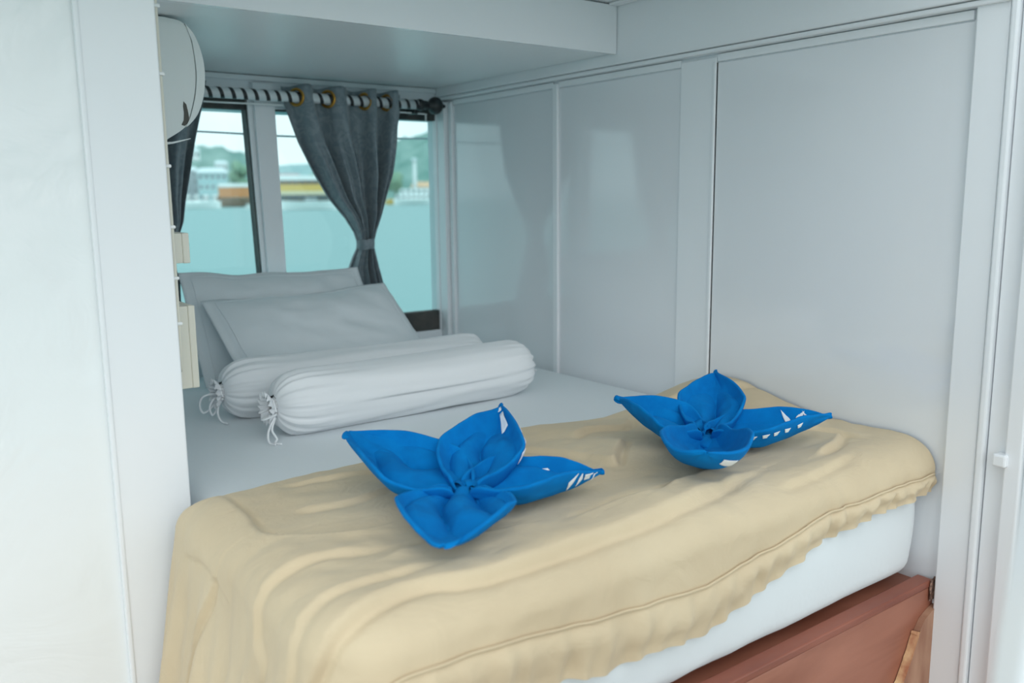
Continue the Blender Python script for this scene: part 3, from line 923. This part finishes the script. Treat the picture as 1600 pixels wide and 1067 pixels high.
curtain('curtain', [1.658, 1.60, 1.48, 1.38, 1.30, 1.236, 1.185, 1.150, 1.130, 1.10, 1.062, 0.99, 0.90, 0.80],
        [-1.300, -1.300, -1.270, -1.23, -1.19, -1.15, -1.12, -1.105, -1.104, -1.11, -1.12, -1.13, -1.14, -1.15],
        [-0.885, -0.896, -0.930, -0.955, -0.974, -0.985, -1.005, -1.035, -1.035, -1.020, -1.008, -1.010, -1.015, -1.02],
        [-1.26, -1.15, -1.03, -0.935], lambda u: u * 4.1 - 0.2, 0.0, [1.66, 1.45, 1.25, 1.16, 1.13, 1.05, 0.8], [0.028, 0.030, 0.026, 0.015, 0.015, 0.022, 0.026],
        (1.128, 1.162), 'grey eyelet curtain at the far left, half hidden behind the air conditioner', seed=5.0)

# ------------------------------------------------------------------ air conditioner on the left partition
ac = empty('air_conditioner', (WL, 0.72, 1.43))
tag(ac, 'aged white wall air conditioner seen end-on high on the left partition', 'air conditioner')
outl = [(-1.300, 1.684), (-1.2265, 1.686), (-1.1977, 1.685), (-1.1676, 1.677), (-1.1450, 1.653), (-1.1320, 1.6146), (-1.1280, 1.5742), (-1.1340, 1.526), (-1.1504, 1.4841), (-1.1772, 1.4556), (-1.2128, 1.4326), (-1.2380, 1.4200), (-1.300, 1.412)]
seam = [(-1.166, 1.6765), (-1.152, 1.640), (-1.147, 1.5796), (-1.152, 1.530), (-1.165, 1.484), (-1.1765, 1.458)]
def extrude_profile(name, prof2, y0, y1, mat, parent, k=1.0):
    P = [(p.x, p.z) for p in smooth_path([(x, 0, z) for x, z in prof2], 5)]
    cx = sum(p[0] for p in P) / len(P); cz = sum(p[1] for p in P) / len(P)
    rows = [(y0, 1 - 0.035 * k), (y0 + 0.003, 1 - 0.012 * k), (y0 + 0.010, 1.0), (y1 - 0.010, 1.0), (y1 - 0.003, 1 - 0.012 * k), (y1, 1 - 0.035 * k)]
    V, F = [], []
    n = len(P)
    for (y, s) in rows:
        for (x, z) in P:
            V.append((cx + (x - cx) * s, y, cz + (z - cz) * s))
    for i in range(len(rows) - 1):
        for k in range(n):
            k2 = (k + 1) % n
            F.append((i * n + k, i * n + k2, (i + 1) * n + k2, (i + 1) * n + k))
    F.append(tuple(range(n - 1, -1, -1))); F.append(tuple((len(rows) - 1) * n + k for k in range(n)))
    o = mk(name, V, F, mat, None, False)
    for p in o.data.polygons:
        if len(p.vertices) == 4: p.use_smooth = True
    return attach(o, parent)
body = [(WL + 0.001, 1.684)] + outl[:3] + seam + outl[10:] + [(WL + 0.001, 1.412)]
extrude_profile('body', body, 0.40, 1.06, M['ac'], ac, 0.25)
front = [(-1.1640, 1.6765), (-1.1450, 1.653), (-1.1320, 1.6146), (-1.1280, 1.5742), (-1.1340, 1.526), (-1.1504, 1.4841), (-1.1755, 1.4575)] + [(x + 0.0012, z) for x, z in seam[::-1][1:-1]]
extrude_profile('front_panel', front, 0.397, 1.063, M['ac'], ac, 0.25)
# louvre flap hanging open underneath
LV, LF = [], []
fl = [(-1.262, 1.428), (-1.235, 1.4235), (-1.205, 1.4255), (-1.166, 1.4345)]
for y in (0.405, 1.05):
    for (x, z) in fl: LV.append((x, y, z))
    for (x, z) in fl[::-1]: LV.append((x, y, z - 0.004 * (1 if x < -1.18 else 0.4)))
n_ = 8
LF = [(k, (k + 1) % n_, n_ + (k + 1) % n_, n_ + k) for k in range(n_)] + [tuple(range(n_ - 1, -1, -1)), tuple(range(n_, 2 * n_))]
attach(mk('louvre_flap', LV, LF, M['ac'], None, False), ac)
# dark broken patch on the end cap
pts = [(-1.178, 1.512), (-1.1725, 1.506), (-1.1700, 1.492), (-1.1685, 1.478), (-1.1700, 1.4665), (-1.1795, 1.4600), (-1.1855, 1.462), (-1.1800, 1.472), (-1.1785, 1.488), (-1.1795, 1.502)]
attach(mk('broken_patch', [(x, 0.3985, z) for x, z in pts] + [(x, 0.402, z) for x, z in pts],
          [tuple(range(10))] + [(k, (k + 1) % 10, 10 + (k + 1) % 10, 10 + k) for k in range(10)], M['dark_hole'], None, False), ac)

# ------------------------------------------------------------------ boxes, cable on the left partition
def wall_box(name, x1, y0, y1, z0, z1, label, cat):
    r = empty(name, (WL, (y0 + y1) / 2, z0)); tag(r, label, cat)
    box('back_box', WL + 0.0005, x1 - 0.0136, y0, y1, z0, z1, M['cream'], r, 0.0012)
    box('cover_plate', x1 - 0.0135, x1, y0 - 0.0006, y1 + 0.0006, z0 - 0.0006, z1 + 0.0006, M['cream'], r, 0.0025)
    return r
s1 = wall_box('switch_box', -1.275, 0.10, 0.18, 1.182, 1.238, 'small cream switch box on the left partition above the socket box', 'switch box')
box('rocker', -1.2745, -1.271, 0.125, 0.155, 1.196, 1.224, M['clip'], s1, 0.001)
s2 = wall_box('socket_box', -1.2735, 0.10, 0.20, 0.940, 1.100, 'tall cream socket box low on the left partition beside the pillows', 'socket box')
for zc in (0.985, 1.055):
    bm = bmesh.new()
    bmesh.ops.create_cone(bm, cap_ends=True, segments=24, radius1=0.022, radius2=0.022, depth=0.004)
    for v in bm.verts: v.co = Vector((-1.2725 + v.co.z, 0.15 + v.co.x, zc + v.co.y))
    attach(bmobj('socket_face', bm, M['clip']), s2)
cb = empty('cable', (WL, 0.012, 0.95)); tag(cb, 'cream cable clipped up the edge of the left partition', 'cable')
tube_obj('sheath', smooth_path([(WL + 0.0045, 0.014, 1.815 - 0.002), (WL + 0.0045, 0.014, 1.5), (WL + 0.005, 0.013, 1.2), (WL + 0.0045, 0.014, 1.02), (WL + 0.0045, 0.030, 0.99), (WL + 0.0045, 0.098, 0.985)], 5), 0.0042, M['cream'], cb, 8)
for z in (1.627, 1.515, 1.359, 1.253, 1.162, 1.08):
    bm = bmesh.new()
    add_box(bm, WL + 0.0005, WL + 0.011, 0.006, 0.022, z - 0.003, z + 0.003, 0.002)
    attach(bmobj('clip', bm, M['clip']), cb)

# ------------------------------------------------------------------ towel flowers
def bez(p0, p1, p2, t):
    return p0 * (1 - t) ** 2 + p1 * 2 * t * (1 - t) + p2 * t * t
class Petal:
    """boat-shaped folded petal: spine from the knot to the tip, two raised edges"""
    TH = 0.007
    def __init__(s, c, tip, width, depth, seed, blunt=0.0, z_floor=0.79, peak=0.55, rise=3.0, tw=0.0, lean=0.0):
        s.c, s.tip = Vector(c), Vector(tip)
        d = s.tip - s.c; s.h = d.z; d.z = 0
        s.len = d.length; s.e1 = d.normalized(); s.e2 = Vector((-s.e1.y, s.e1.x, 0))
        T = [k / 24 for k in range(25)]
        fl = []
        for t in T:
            best = -1
            for o in (-0.5, 0, 0.5):
                p = s.c + s.e1 * (t * s.len) + s.e2 * (o * width * 0.6)
                best = max(best, duvet_z(p.x, p.y) - (0.006 if o else 0))
            fl.append(best)
        fl = [sum(fl[max(0, k - 2):k + 3]) / len(fl[max(0, k - 2):k + 3]) for k in range(25)]
        s.T, s.FL = T, [f + 0.002 for f in fl]
        s.w, s.d, s.seed, s.blunt, s.zf, s.peak, s.rise, s.tw, s.lean = width, depth, seed, blunt, z_floor, peak, rise, tw, lean
    def hw(s, t):
        if t < s.peak:
            a = 0.30 + 0.70 * math.sin(PI / 2 * t / s.peak) ** 0.9
        else:
            x = (t - s.peak) / (1 - s.peak)
            sharp = (1 - x) * (1 + 0.22 * x)
            round_ = math.sqrt(max(0.0, 1 - x ** 2.4))
            a = sharp * (1 - s.blunt) + round_ * s.blunt
        return s.w * max(a, 0.006)
    def pt(s, t, q, scale=1.0, lift=0.0):
        hw = s.hw(t) * scale
        fl = interp(t, s.T, s.FL) - s.c.z
        spine_z = fl + (s.h - fl) * t ** s.rise
        k = sstep(0.0, 0.16, t)
        spine_z = spine_z * k + 0.012 * (1 - k)
        dep = s.d * (0.40 + 0.60 * math.sin(PI * min(1, t)) ** 0.6) * (1 - t ** 6)
        ang = q * 1.30
        lat = hw * (math.sin(ang) / math.sin(1.30))
        ht = dep * (1 - math.cos(ang)) / (1 - math.cos(1.30)) * (1 + s.lean * (1 if q > 0 else -1))
        wr_ = 0.0040 * noise.noise((t * 3.2, q * 2.0, s.seed)) + 0.0016 * noise.noise((t * 9, q * 6, s.seed + 3))
        rim = 0.003 * noise.noise((t * 6, s.seed, q)) * abs(q) ** 3
        p = s.c + s.e1 * (t * s.len) + s.e2 * (lat + s.tw * t * t) + Vector((0, 0, spine_z + ht + lift + wr_ + rim))
        p += s.e2 * wr_ * 0.8
        return p
    def _obj(s, name, V, n, m, root, mat, thick, parent=None):
        o = mk(name, V, grid_faces(n, m), mat, parent or root)
        md = o.modifiers.new('cloth_thickness', 'SOLIDIFY'); md.thickness = thick; md.offset = 1.0
        sb = o.modifiers.new('soft', 'SUBSURF'); sb.levels = 1; sb.render_levels = 1
        return o
    def mesh(s, root, mat, n=40, m=34):
        V = []
        for i in range(n):
            t = i / (n - 1)
            for j in range(m):
                V.append(s.pt(t, -1 + 2 * j / (m - 1)) - root.location)
        return s._obj('petal', V, n, m, root, mat, s.TH)
    def folds(s, root, mat, H, n=56, m=48, t0=0.02, t1=0.80):
        """cloth tucked loosely inside the petal: its rim dives under the petal's inner face"""
        V = []
        for i in range(n):
            x = i / (n - 1); t = t0 + (t1 - t0) * x
            for j in range(m):
                q = (-1 + 2 * j / (m - 1)) * 0.72
                env = max(0.0, 1 - (q / 0.72) ** 2) ** 0.6 * min(1.0, (1 - x) * 3.2) ** 0.6
                ph = q * 4.6 + 0.9 * math.sin(x * 4.0 + s.seed) + 1.6 * noise.noise((x * 2.2, q * 1.2, s.seed + 20)) + s.seed
                roll = abs(math.sin(ph)) ** 0.55
                l = -0.005 + s.TH + env * H * (0.05 + roll) * (0.40 + 0.60 * math.sin(PI * min(1, 0.12 + x * 0.80)))
                V.append(s.pt(t, q, 1.0, l) - root.location)
        o = mk('inner_fold', V, grid_faces(n, m), mat, root)
        sb = o.modifiers.new('soft', 'SUBSURF'); sb.levels = 1; sb.render_levels = 1
        return o
    def patch(s, name, mat, pts, root, side=1):
        """small print or label from four (t,q) corners lying on the petal; side 1 inside, -1 outside"""
        V = []
        n = 7
        (a, b, c, d) = pts
        off = (s.TH + 0.0014) if side > 0 else -0.0012
        for i in range(n):
            for j in range(n):
                u, v = i / (n - 1), j / (n - 1)
                t = a[0] * (1 - u) * (1 - v) + b[0] * u * (1 - v) + c[0] * u * v + d[0] * (1 - u) * v
                q = a[1] * (1 - u) * (1 - v) + b[1] * u * (1 - v) + c[1] * u * v + d[1] * (1 - u) * v
                e = 0.006
                du = s.pt(min(1, t + e), q) - s.pt(t - e, q); dv = s.pt(t, q + 0.02) - s.pt(t, q - 0.02)
                nn = du.cross(dv)
                nn = nn.normalized() if nn.length > 1e-9 else Vector((0, 0, 1))
                V.append(s.pt(t, q) + nn * off - root.location)
        o = mk(name, V, grid_faces(n, n), mat, root)
        md = o.modifiers.new('thin', 'SOLIDIFY'); md.thickness = 0.0008; md.offset = 0
        return o

def towel_flower(c, specs, label):
    root = empty('towel_flower', c)
    tag(root, label, 'towel', 'blue towels folded into flowers')
    P = []
    for k, sp in enumerate(specs):
        kw = dict(sp); tip = kw.pop('tip'); w = kw.pop('w'); d = kw.pop('d'); H = kw.pop('H', 0.02)
        p = Petal(c, tip, w, d, k * 3.7 + c[0] * 10, **kw)
        p.mesh(root, M['towel'])
        if H: p.folds(root, M['towel'], H)
        P.append(p)
    bm = bmesh.new()
    bmesh.ops.create_icosphere(bm, subdivisions=3, radius=0.034)
    for v in bm.verts:
        v.co *= 1 + 0.30 * noise.noise(v.co * 45 + Vector(c))
        v.co.z = v.co.z * 0.42 + 0.008
    bmobj('centre_tuck', bm, M['towel'], root, True)
    return root, P

r1, P1 = towel_flower((-1.018, -0.442, 0.796), [
    dict(tip=(-1.108, -0.198, 0.882), w=0.104, d=0.056, blunt=0.30, z_floor=0.788, H=0.030, peak=0.34, rise=2.0),
    dict(tip=(-0.812, -0.266, 0.904), w=0.080, d=0.064, blunt=0.0, z_floor=0.788, H=0.032, peak=0.42, rise=2.0),
    dict(tip=(-0.778, -0.522, 0.826), w=0.092, d=0.056, blunt=0.0, z_floor=0.784, H=0.034, peak=0.34),
    dict(tip=(-1.176, -0.625, 0.822), w=0.096, d=0.052, blunt=0.35, z_floor=0.784, H=0.034, peak=0.48)],
    'blue towel folded into a four-petal flower, nearer the post, lying flatter')
r2, P2 = towel_flower((-0.432, -0.452, 0.792), [
    dict(tip=(-0.510, -0.264, 0.873), w=0.090, d=0.060, blunt=0.0, z_floor=0.788, H=0.028, peak=0.36, rise=2.2),
    dict(tip=(-0.226, -0.298, 0.896), w=0.074, d=0.064, blunt=0.0, z_floor=0.794, H=0.036, peak=0.50, rise=2.0),
    dict(tip=(-0.186, -0.576, 0.842), w=0.080, d=0.058, blunt=0.0, z_floor=0.784, H=0.014, peak=0.36, rise=2.6),
    dict(tip=(-0.664, -0.650, 0.868), w=0.086, d=0.074, blunt=0.85, z_floor=0.784, H=0.016, peak=0.60, rise=6.0)],
    'blue towel folded into a four-petal flower, nearer the panelled right wall')
WP = M['print']
# towel one: care label and printed hem on the upright petal, printed hem along the right petal
P1[1].patch('care_label', WP, [(0.74, -0.42), (0.90, -0.42), (0.90, -0.78), (0.74, -0.78)], r1, 1)
P1[1].patch('printed_hem', WP, [(0.93, -0.20), (0.96, -0.30), (0.93, -0.60), (0.92, -0.40)], r1, 1)
for k in range(3):
    t = 0.32 + 0.11 * k
    P1[1].patch('printed_hem', WP, [(t, -0.80), (t + 0.085, -0.80), (t + 0.07, -0.97), (t + 0.02, -0.97)], r1, -1)
for k in range(4):
    t = 0.66 + 0.07 * k
    j_ = 0.12 * math.sin(k * 2.4 + 0.6)
    P1[2].patch('printed_hem', WP, [(t, -0.55 + j_), (t + 0.05, -0.70 - j_), (t + 0.075 - 0.03 * (k % 2), -0.95), (t + 0.02 * (k % 2), -0.80 + j_)], r1, -1)
P1[2].patch('printed_hem', WP, [(0.58, 0.62), (0.66, 0.66), (0.65, 0.72), (0.58, 0.70)], r1, 1)
# towel two: leaf print inside the right petal, small marks on its near side, label on the front petal
for k, (ta, tb) in enumerate([(0.66, 0.73), (0.735, 0.80), (0.805, 0.865), (0.87, 0.93)]):
    if k % 2 == 0:
        P2[2].patch('printed_hem', WP, [(ta, 0.92), (ta + 0.02, 0.50), (tb + 0.01, 0.30), (tb - 0.02, 0.66)], r2, 1)
    else:
        P2[2].patch('printed_hem', WP, [(ta, 0.30), (tb - 0.01, 0.50), (tb + 0.02, 0.92), (ta + 0.02, 0.66)], r2, 1)
for k, t in enumerate((0.22, 0.31, 0.40, 0.50, 0.62)):
    P2[2].patch('printed_hem', WP, [(t, -0.86), (t + 0.055, -0.86), (t + 0.040, -0.76), (t + 0.012, -0.76)], r2, -1)
P2[3].patch('care_label', WP, [(0.80, 0.42), (0.92, 0.36), (0.945, 0.58), (0.84, 0.68)], r2, -1)

# ------------------------------------------------------------------ outdoors: water, shore, boats
WZ = -1.15
sea = mk('sea', [(-900, 1.9, WZ), (1500, 1.9, WZ), (1500, 2600, WZ), (-900, 2600, WZ), (-900, -600, WZ), (1500, -600, WZ)], [(0, 1, 2, 3), (4, 5, 1, 0)], M['water'], None, False)
tag(sea, kind='structure')
def bearing(deg, dist, z=0.0):
    a = math.radians(deg)
    return Vector((CAM.x + math.sin(a) * dist, CAM.y + math.cos(a) * dist, z))
def hill(name, b0, b1, dist, depth, hs, mat, seed):
    nb, nd = 60, 16
    V = []
    for i in range(nb):
        t = i / (nb - 1)
        for j in range(nd):
            v = j / (nd - 1)
            p = bearing(b0 + (b1 - b0) * t, dist + depth * v)
            h = interp(t, [x for x, _ in hs], [y for _, y in hs])
            z = WZ + 0.6 + h * math.sin(PI * min(1.0, v * 1.05)) ** 1.1
            z += 0.10 * h * fbm(t * 14, v * 5, seed, 3) * math.sin(PI * v)
            p.z = z
            V.append(p)
    o = mk(name, V, grid_faces(nb, nd), mat)
    tag(o, kind='structure')
    return o
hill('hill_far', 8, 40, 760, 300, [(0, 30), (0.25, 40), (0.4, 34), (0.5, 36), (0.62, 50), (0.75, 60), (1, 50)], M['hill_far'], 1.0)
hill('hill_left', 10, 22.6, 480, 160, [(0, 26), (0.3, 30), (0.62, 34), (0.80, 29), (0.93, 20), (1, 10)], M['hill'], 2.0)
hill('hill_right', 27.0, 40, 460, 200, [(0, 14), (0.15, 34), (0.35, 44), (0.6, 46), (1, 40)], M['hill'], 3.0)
# quay
V = []
for k in range(30):
    b = 9 + 30 * k / 29
    V += [bearing(b, 405, WZ - 0.5), bearing(b, 405, WZ + 1.4), bearing(b, 620, WZ + 2.2)]
q_ = mk('quay_ground', V, grid_faces(30, 3), M['land'], None, False); tag(q_, kind='structure')

def local_box(name, parent, x0, x1, y0, y1, z0, z1, mat):
    bm = bmesh.new(); add_box(bm, x0, x1, y0, y1, z0, z1)
    return bmobj(name, bm, mat, parent)
def facing(deg):  # local +y points away from the cabin
    return -math.radians(deg)
PXM = 1.0 / 1363.9
def house(deg, dist, w, d, h, wall, roof, roof_h, label, floors=2, cols=4, z=None, over=0.6):
    r = empty('house', bearing(deg, dist, WZ + 1.2 if z is None else z)); r.rotation_euler.z = facing(deg)
    tag(r, label, 'house')
    local_box('wall', r, -w / 2, w / 2, 0, d, 0, h, wall)
    o = over
    V = [(-w / 2 - o, -o, h), (w / 2 + o, -o, h), (w / 2 + o, d + o, h), (-w / 2 - o, d + o, h), (-w / 2 + w * 0.12, d / 2, h + roof_h), (w / 2 - w * 0.12, d / 2, h + roof_h),
         (-w / 2 - o, -o, h - 0.3), (w / 2 + o, -o, h - 0.3), (w / 2 + o, d + o, h - 0.3), (-w / 2 - o, d + o, h - 0.3)]
    F = [(0, 1, 5, 4), (1, 2, 5), (2, 3, 4, 5), (3, 0, 4), (6, 7, 1, 0), (7, 8, 2, 1), (8, 9, 3, 2), (9, 6, 0, 3), (9, 8, 7, 6)]
    mk('roof', V, F, roof, r, False)
    for f in range(floors):
        for c in range(cols):
            x = -w / 2 + w * (c + 0.5) / cols; zc = h * (f + 0.55) / floors
            win = local_box('window', r, x - w / cols * 0.28, x + w / cols * 0.28, -0.08, 0.02, zc - h / floors * 0.25, zc + h / floors * 0.25, M['h_white'])
            local_box('pane', win, x - w / cols * 0.22, x + w / cols * 0.22, -0.12, -0.07, zc - h / floors * 0.20, zc + h / floors * 0.20, M['h_pane'])
    return r
def tree(deg, dist, h, rad, label, seed, z=None):
    r = empty('tree', bearing(deg, dist, WZ + 1.3 if z is None else z)); tag(r, label, 'tree')
    V, F = tube([(0, 0, 0), (0.1, 0, h * 0.3), (0, 0.1, h * 0.6)], [0.4, 0.3, 0.2], 8)
    mk('trunk', V, F, M['trunk'], r)
    bm = bmesh.new()
    rnd = random.Random(seed)
    for k in range(9):
        c = Vector((rnd.uniform(-1, 1) * rad * 0.6, rnd.uniform(-1, 1) * rad * 0.6, h * rnd.uniform(0.42, 0.85)))
        ret = bmesh.ops.create_icosphere(bm, subdivisions=2, radius=rad * rnd.uniform(0.38, 0.58))
        for v in ret['verts']:
            v.co = v.co * (1 + 0.25 * noise.noise(v.co * 0.8 + Vector((k, seed, 0)))) + c
    bmobj('crown', bm, M['leaf'], r, True)
    return r
def hull_mesh(L, B, H, sheer, flare=0.75):
    n, m = 24, 7
    V = []
    for i in range(n):
        t = i / (n - 1); x = -L / 2 + L * t
        bw = B / 2 * max(0.03, (1 - abs(2 * t - 1) ** 3.2))
        top = H + sheer * abs(2 * t - 1) ** 2.2
        for j in range(m):
            a = -1 + 2 * j / (m - 1)
            V.append((x, bw * a * (1 if abs(a) > 0.9 else flare + (1 - flare) * abs(a)), -0.2 + (top + 0.2) * abs(a) ** 1.5))
    F = grid_faces(n, m)
    k0 = len(V)
    F += [(i * m, i * m + m - 1, (i + 1) * m + m - 1, (i + 1) * m) for i in range(n - 1)]
    return V, F
def boat(deg, dist, L, B, H, hullmat, label, decks=(), sheer=0.6, mast=0.0):
    r = empty('boat', bearing(deg, dist, WZ)); r.rotation_euler.z = facing(deg)
    tag(r, label, 'boat')
    V, F = hull_mesh(L, B, H, sheer)
    mk('hull', V, F, hullmat, r, False)
    for (nm, x0, x1, z0, z1, mat, win) in decks:
        dk = local_box(nm, r, x0 * L, x1 * L, -B * 0.36, B * 0.36, z0, z1, mat)
        if win:
            k = max(3, int((x1 - x0) * L / 1.8))
            for c in range(k):
                xx = x0 * L + (x1 - x0) * L * (c + 0.5) / k
                local_box('window', dk, xx - 0.5, xx + 0.5, -B * 0.36 - 0.05, -B * 0.36 + 0.02, z0 + (z1 - z0) * 0.3, z0 + (z1 - z0) * 0.8, M['h_pane'])
    if mast:
        V, F = tube([(L * 0.1, 0, H), (L * 0.1, 0, mast)], [0.16, 0.08], 8)
        mk('mast', V, F, M['b_white'], r)
    return r
house(16.85, 440, 5.5, 8, 15, M['h_grey'], M['h_roof'], 1.5, 'tall grey house at the left end of the far shore', 4, 2)
house(18.05, 425, 12.5, 10, 13.5, M['h_teal'], M['h_roof'], 2.2, 'pale teal house with a broad white metal roof on the shore', 3, 5, over=1.0)
house(22.6, 450, 13, 9, 9.5, M['h_white'], M['h_pink'], 4.2, 'white shore house with a dusty pink roof beyond the yellow boat', 2, 5)
house(30.9, 430, 10, 8, 6.5, M['h_white'], M['h_peach'], 2.4, 'low white shore house with a peach roof behind the right boats', 1, 4)
house(17.0, 500, 7, 6, 5, M['h_white'], M['h_roof'], 1.5, 'small white house high on the left hillside', 1, 3, z=22)
house(18.6, 490, 6, 6, 5, M['h_white'], M['h_roof'], 1.5, 'white hillside house above the teal house', 1, 3, z=15)
tree(19.6, 446, 20, 5.5, 'round green tree on the shore beside the teal house', 3)
tree(21.0, 440, 15, 5.0, 'smaller green tree right of the round shore tree', 5)
tree(24.4, 470, 14, 6.0, 'dark green tree behind the pink roofed house', 8)
tree(29.2, 445, 16, 6.0, 'green tree on the right shore below the hill', 9)
tw = empty('radio_tower', bearing(30.45, 428, WZ + 1.0)); tag(tw, 'slim pale tower on the right shore below the green hill', 'tower')
V, F = tube([(0, 0, 0), (0, 0, 19)], [1.2, 0.7], 12); mk('shaft', V, F, M['h_white'], tw)
V, F = tube([(0, 0, 19), (0, 0, 20.2)], [1.4, 1.4], 12); mk('gallery', V, F, M['h_roof'], tw, False)

boat(24.0, 262, 30, 6, 2.0, M['b_brown'], 'long wooden boat with yellow awning decks behind the white boat', [
    ('lower_deck', -0.44, 0.44, 1.7, 3.6, M['b_dark'], True), ('middle_band', -0.45, 0.45, 3.6, 4.6, M['b_cream'], False),
    ('awning', -0.45, 0.45, 4.6, 6.5, M['b_yellow'], False), ('upper_deck', -0.43, 0.43, 6.5, 7.7, M['b_brown'], True), ('roof', -0.44, 0.40, 7.7, 9.1, M['b_white'], False)])
boat(23.7, 200, 13.0, 3.2, 1.9, M['b_white'], 'low white open boat on the water in the right window', [('cabin', -0.05, 0.15, 1.8, 2.6, M['b_white'], True)], 0.3)
boat(17.1, 255, 12.0, 3.0, 1.8, M['b_white'], 'slim white boat on the water at the left of the left window', [('bench_canopy', -0.2, 0.1, 1.6, 2.1, M['b_white'], False)], 0.3)
boat(20.35, 235, 4.0, 1.8, 1.2, M['b_white'], 'small white dinghy beside the window mullion', [('outboard_motor', -0.50, -0.42, 0.8, 1.6, M['b_dark'], False)], 0.3)
boat(19.55, 310, 14.0, 4.2, 3.0, M['b_brown'], 'brown boat under an orange tarpaulin in the left window', [
    ('tarpaulin', -0.46, 0.46, 3.2, 6.4, M['b_orange'], False), ('canopy', -0.46, 0.40, 6.6, 7.7, M['b_white'], False)], 0.8)
for k_, (b_, lb_) in enumerate([(16.55, 'leftmost small white cruiser moored below the grey house'), (17.05, 'second small white cruiser from the left below the teal house'),
                                (17.6, 'third small white cruiser from the left below the teal house'), (18.15, 'small white cruiser nearest the orange tarpaulin boat')]):
    boat(b_, 340, 2.7, 2.0, 2.0, M['b_white'], lb_, [('cabin', -0.3, 0.3, 1.8, 4.2, M['b_white'], False), ('windscreen', -0.28, 0.28, 2.6, 3.3, M['b_dark'], False)], 0.4)
boat(30.4, 320, 15.0, 4.0, 1.9, M['b_white'], 'white cruise boat at the right edge of the window', [
    ('lower_cabin', -0.44, 0.40, 1.8, 3.6, M['b_white'], True), ('upper_cabin', -0.34, 0.30, 3.6, 5.6, M['b_white'], True)], 0.5)
boat(28.95, 330, 4.5, 2.0, 1.5, M['b_yellow'], 'small yellow boat on the water right of the curtain', [('awning', -0.3, 0.3, 1.4, 2.0, M['b_yellow'], False)], 0.3)

rope = tube_obj('outside_line', smooth_path([(-2.2, 1.60, 1.560), (-0.785, 1.60, 1.539), (-0.55, 1.60, 1.5335), (-0.3, 1.60, 1.533), (0.1, 1.60, 1.541), (0.75, 1.60, 1.560)], 6), 0.0035, M['h_grey'])
tag(rope, 'thin dark line stretched outside across the top of both windows', 'rope')
